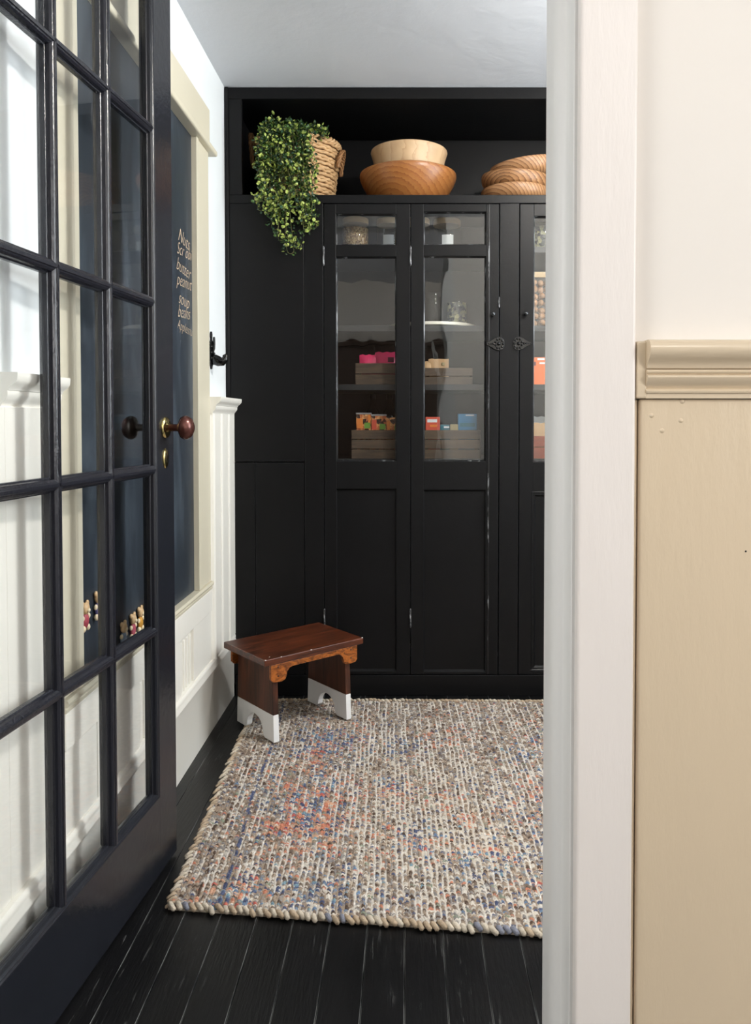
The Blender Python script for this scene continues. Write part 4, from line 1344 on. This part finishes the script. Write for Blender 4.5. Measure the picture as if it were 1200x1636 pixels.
r1 = cell_rand(ri, si, 1); r2 = cell_rand(ri, si, 2); r3 = cell_rand(ri, csi, 3); r4 = cell_rand(ri, np.floor(B / 0.11 + ri * 0.61), 4)
hgt = np.where(cord, 0.0036 * np.sin(PI * np.clip((rf - cw) / (1 - cw), 0, 1)) * (0.8 + 0.4 * r3),
               0.0050 * np.sqrt(np.clip(np.sin(PI * np.clip(rf / cw, 0, 1)), 0, 1)) * (0.15 + 0.85 * np.sin(PI * sf)) + 0.0016 * (r1 - 0.5))
hgt += (smooth_noise(260, 200, 5) - 0.5) * 0.003
edge = np.minimum(np.minimum(A, wid - A), np.minimum(B, dep - B))
hgt *= np.clip(edge / 0.006, 0.2, 1)
hgt += (smooth_noise(7, 5, 6) - 0.5) * 0.003
pz = RUGZ - 0.0065 + hgt
pal = {k: np.array(lin(c)) for k, c in dict(cream=(212, 204, 193), white=(230, 225, 217), tan=(164, 146, 128), taupe=(126, 110, 98), grey=(144, 139, 136), brown=(90, 74, 64),
                                            navy=(84, 92, 120), blue=(112, 134, 160), teal=(126, 156, 168), coral=(200, 132, 106), peach=(210, 166, 138), red=(188, 100, 90), green=(136, 144, 126)).items()}
C = np.zeros(A.shape + (3,))
def put(mask, name):
    C[mask] = pal[name]
put(np.ones(A.shape, bool), 'tan')
put(r1 < 0.24, 'cream'); put((r1 >= 0.24) & (r1 < 0.42), 'grey'); put((r1 >= 0.42) & (r1 < 0.66), 'taupe'); put(r1 > 0.90, 'brown')
# plain cords run cream in long stretches, mixed elsewhere
put(cord, 'cream'); vis = 0.62 - 0.30 * np.exp(-(A / 0.28) ** 2) - 0.2 * (B > 1.05)
put(cord & (r4 > vis), 'tan'); put(cord & (r4 > vis) & (r3 > 0.5), 'grey'); put(cord & (r4 > vis) & (r3 > 0.8), 'taupe'); put(cord & (r3 > 0.82) & (r4 < vis), 'white')
# faded motif: clusters of blue and coral
n1 = smooth_noise(34, 26, 8); n2 = smooth_noise(34, 26, 9); n3 = smooth_noise(80, 60, 10)
def blob(a, b, sa, sb):
    return np.exp(-((A - a) / (1.3 * sa)) ** 2 - ((B - b) / (1.3 * sb)) ** 2)
warm = np.zeros(A.shape); cool = np.zeros(A.shape)
for a, b, sa, sb, w in ((0.27, 0.42, 0.10, 0.16, .9), (0.20, 0.58, 0.035, 0.12, .8), (0.26, 0.80, 0.04, 0.14, .55), (0.47, 0.55, 0.05, 0.03, .8), (0.50, 0.30, 0.07, 0.06, .6), (0.60, 0.52, 0.06, 0.06, .5),
                        (0.72, 0.28, 0.03, 0.02, .8), (0.68, 0.42, 0.03, 0.02, .8), (0.90, 0.5, 0.08, 0.12, .5), (0.85, 0.15, 0.06, 0.03, .6), (0.12, 0.08, 0.08, 0.05, .6), (0.66, 0.95, 0.06, 0.05, .7), (0.36, 0.95, 0.05, 0.08, .4), (1.2, 0.6, 0.2, 0.3, .6)):
    warm = np.maximum(warm, w * blob(a, b, sa, sb))
for a, b, sa, sb, w in ((0.28, 0.88, 0.09, 0.10, .9), (0.24, 0.45, 0.11, 0.14, .6), (0.48, 0.60, 0.06, 0.03, .6), (0.55, 0.32, 0.05, 0.07, .7), (0.68, 0.22, 0.05, 0.05, .8), (0.78, 0.26, 0.05, 0.04, .7), (0.85, 0.08, 0.12, 0.06, .6),
                        (0.12, 0.06, 0.10, 0.06, .8), (0.30, 0.08, 0.12, 0.06, .6), (0.52, 0.85, 0.06, 0.05, .6), (0.95, 0.8, 0.10, 0.10, .5), (0.30, 0.64, 0.05, 0.05, .6), (1.2, 0.4, 0.3, 0.2, .6)):
    cool = np.maximum(cool, w * blob(a, b, sa, sb))
wm = (r2 < warm * 0.60) & (n1 > 0.30) & (~cord | ((warm > 0.4) & (r4 > 0.45)))
cm = (r2 > 1 - cool * 0.60) & (n2 > 0.28) & (~cord | ((cool > 0.4) & (r4 < 0.55)))
put(wm, 'peach'); put(wm & (r1 > 0.45), 'coral'); put(wm & (r1 > 0.88), 'red')
put(cm, 'blue'); put(cm & (r1 > 0.55), 'navy'); put(cm & (r1 < 0.18), 'teal')
spark = cell_rand(ri, si, 9)
put((spark > 0.966) & ~cord, 'navy'); put((spark < 0.022) & ~cord, 'coral'); put((spark > 0.955) & (spark <= 0.964), 'green')
stripe = (np.abs(A - 0.105 - 0.004 * np.sin(B * 9)) < 0.0045) & (r3 < 0.55)
put(stripe, 'navy')
put((np.abs(A - 0.055) < 0.004) & (r3 < 0.45), 'brown')
C *= (0.86 + 0.28 * cell_rand(ri, si, 12))[..., None]
C = np.clip(C, 0, 1)

verts = np.stack([px, py, pz], -1).reshape(-1, 3)
idx = np.arange(nu * nv).reshape(nv, nu)
faces = np.stack([idx[:-1, :-1], idx[:-1, 1:], idx[1:, 1:], idx[1:, :-1]], -1).reshape(-1, 4)
me = bpy.data.meshes.new('weave')
me.vertices.add(len(verts)); me.vertices.foreach_set('co', verts.ravel())
me.loops.add(faces.size); me.loops.foreach_set('vertex_index', faces.ravel().astype(np.int32))
me.polygons.add(len(faces)); me.polygons.foreach_set('loop_start', np.arange(0, faces.size, 4, dtype=np.int32))
me.update(calc_edges=True)
att = me.color_attributes.new('yarn', 'FLOAT_COLOR', 'POINT')
att.data.foreach_set('color', np.concatenate([C.reshape(-1, 3), np.ones((nu * nv, 1))], 1).ravel().astype(np.float32))
k = NT('multicoloured_yarn')
at_ = k.n('ShaderNodeAttribute', attribute_name='yarn')
fz = k.noise(k.mapping((1, 1, 1)), 420, 3)
k.base(k.mix(0.35, at_.outputs['Color'], k.mix(1.0, at_.outputs['Color'], k.ramp(fz.outputs[0], [(0.3, (0.45, 0.45, 0.45)), (0.7, (1.25, 1.25, 1.25))]), 'MULTIPLY')))
k.b.inputs['Roughness'].default_value = 0.9
k.b.inputs['Specular IOR Level'].default_value = 0.15
k.bump(fz.outputs[0], 0.5, 0.003)
M['yarn'] = k.m
me.materials.append(M['yarn'])
me.polygons.foreach_set('use_smooth', np.ones(len(faces), bool))
rug = root('woven_rug', (0, 0, 0), 0, 'cream woven rug with faded blue and coral motif on the black floor', 'rug')
wo = bpy.data.objects.new('weave', me)
col.objects.link(wo); wo.parent = rug
# thickness under the weave and a twisted bound edge
mb = MB()
mb.add([(*FL, 0.0006), (*FR, 0.0006), (*BR, 0.0006), (*BL, 0.0006)] + [(q[0], q[1], RUGZ - 0.006) for q in (FL, FR, BR, BL)], [(0, 1, 2, 3), (4, 5, 6, 7), (0, 1, 5, 4), (1, 2, 6, 5), (2, 3, 7, 6), (3, 0, 4, 7)])
M['yarn_plain'] = paint('cream_yarn', (204, 192, 174), 0.9, bscale=160, bstr=0.8, var=0.15, vscale=40, spec=0.15)
M['yarn_tan'] = paint('tan_yarn', (184, 164, 140), 0.9, bscale=160, bstr=0.8, var=0.15, vscale=40, spec=0.15)
M['yarn_blue'] = paint('blue_yarn', (136, 138, 150), 0.9, bscale=160, bstr=0.8, var=0.15, vscale=40, spec=0.15)
mb.build('backing', 'yarn_plain', rug)
er = random.Random(5)
eb = MB()
for (P0, P1) in ((FL, FR), (FR, BR), (BR, BL), (BL, FL)):
    P0, P1 = Vector(P0), Vector(P1)
    L = (P1 - P0).length
    n = int(L / 0.0145)
    dr = (P1 - P0).normalized()
    nr = Vector((dr.y, -dr.x))
    for i in range(n):
        c = P0 + dr * (i + 0.5) * L / n + nr * er.uniform(-0.004, 0.004)
        k_ = er.uniform(0.004, 0.010)
        a = c - dr * k_ - nr * 0.008
        b = c + dr * k_ + nr * er.uniform(0.004, 0.008)
        zz = 0.0075 + er.uniform(-0.001, 0.001)
        mi = er.choice((0, 0, 0, 0, 0, 1, 1, 1, 0, 2) if P0.y < 2 else (0, 0, 1, 1))
        side_ = abs(dr.y) > abs(dr.x)
        q_ = 0.62 if side_ else 1.0
        eb.tube([(a.x, a.y, zz + 0.002), (a.x * .6 + b.x * .4, a.y * .6 + b.y * .4, zz + 0.0035), (b.x, b.y, zz - 0.001), (b.x + nr.x * 0.002, b.y + nr.y * 0.002, zz - 0.003)], [0.0042 * q_, 0.0060 * q_, 0.0055 * q_, 0.002], 6, mi)
tag(eb.build('bound_edge', ['yarn_plain', 'yarn_tan', 'yarn_blue'], rug, smooth='all'), kind='stuff')
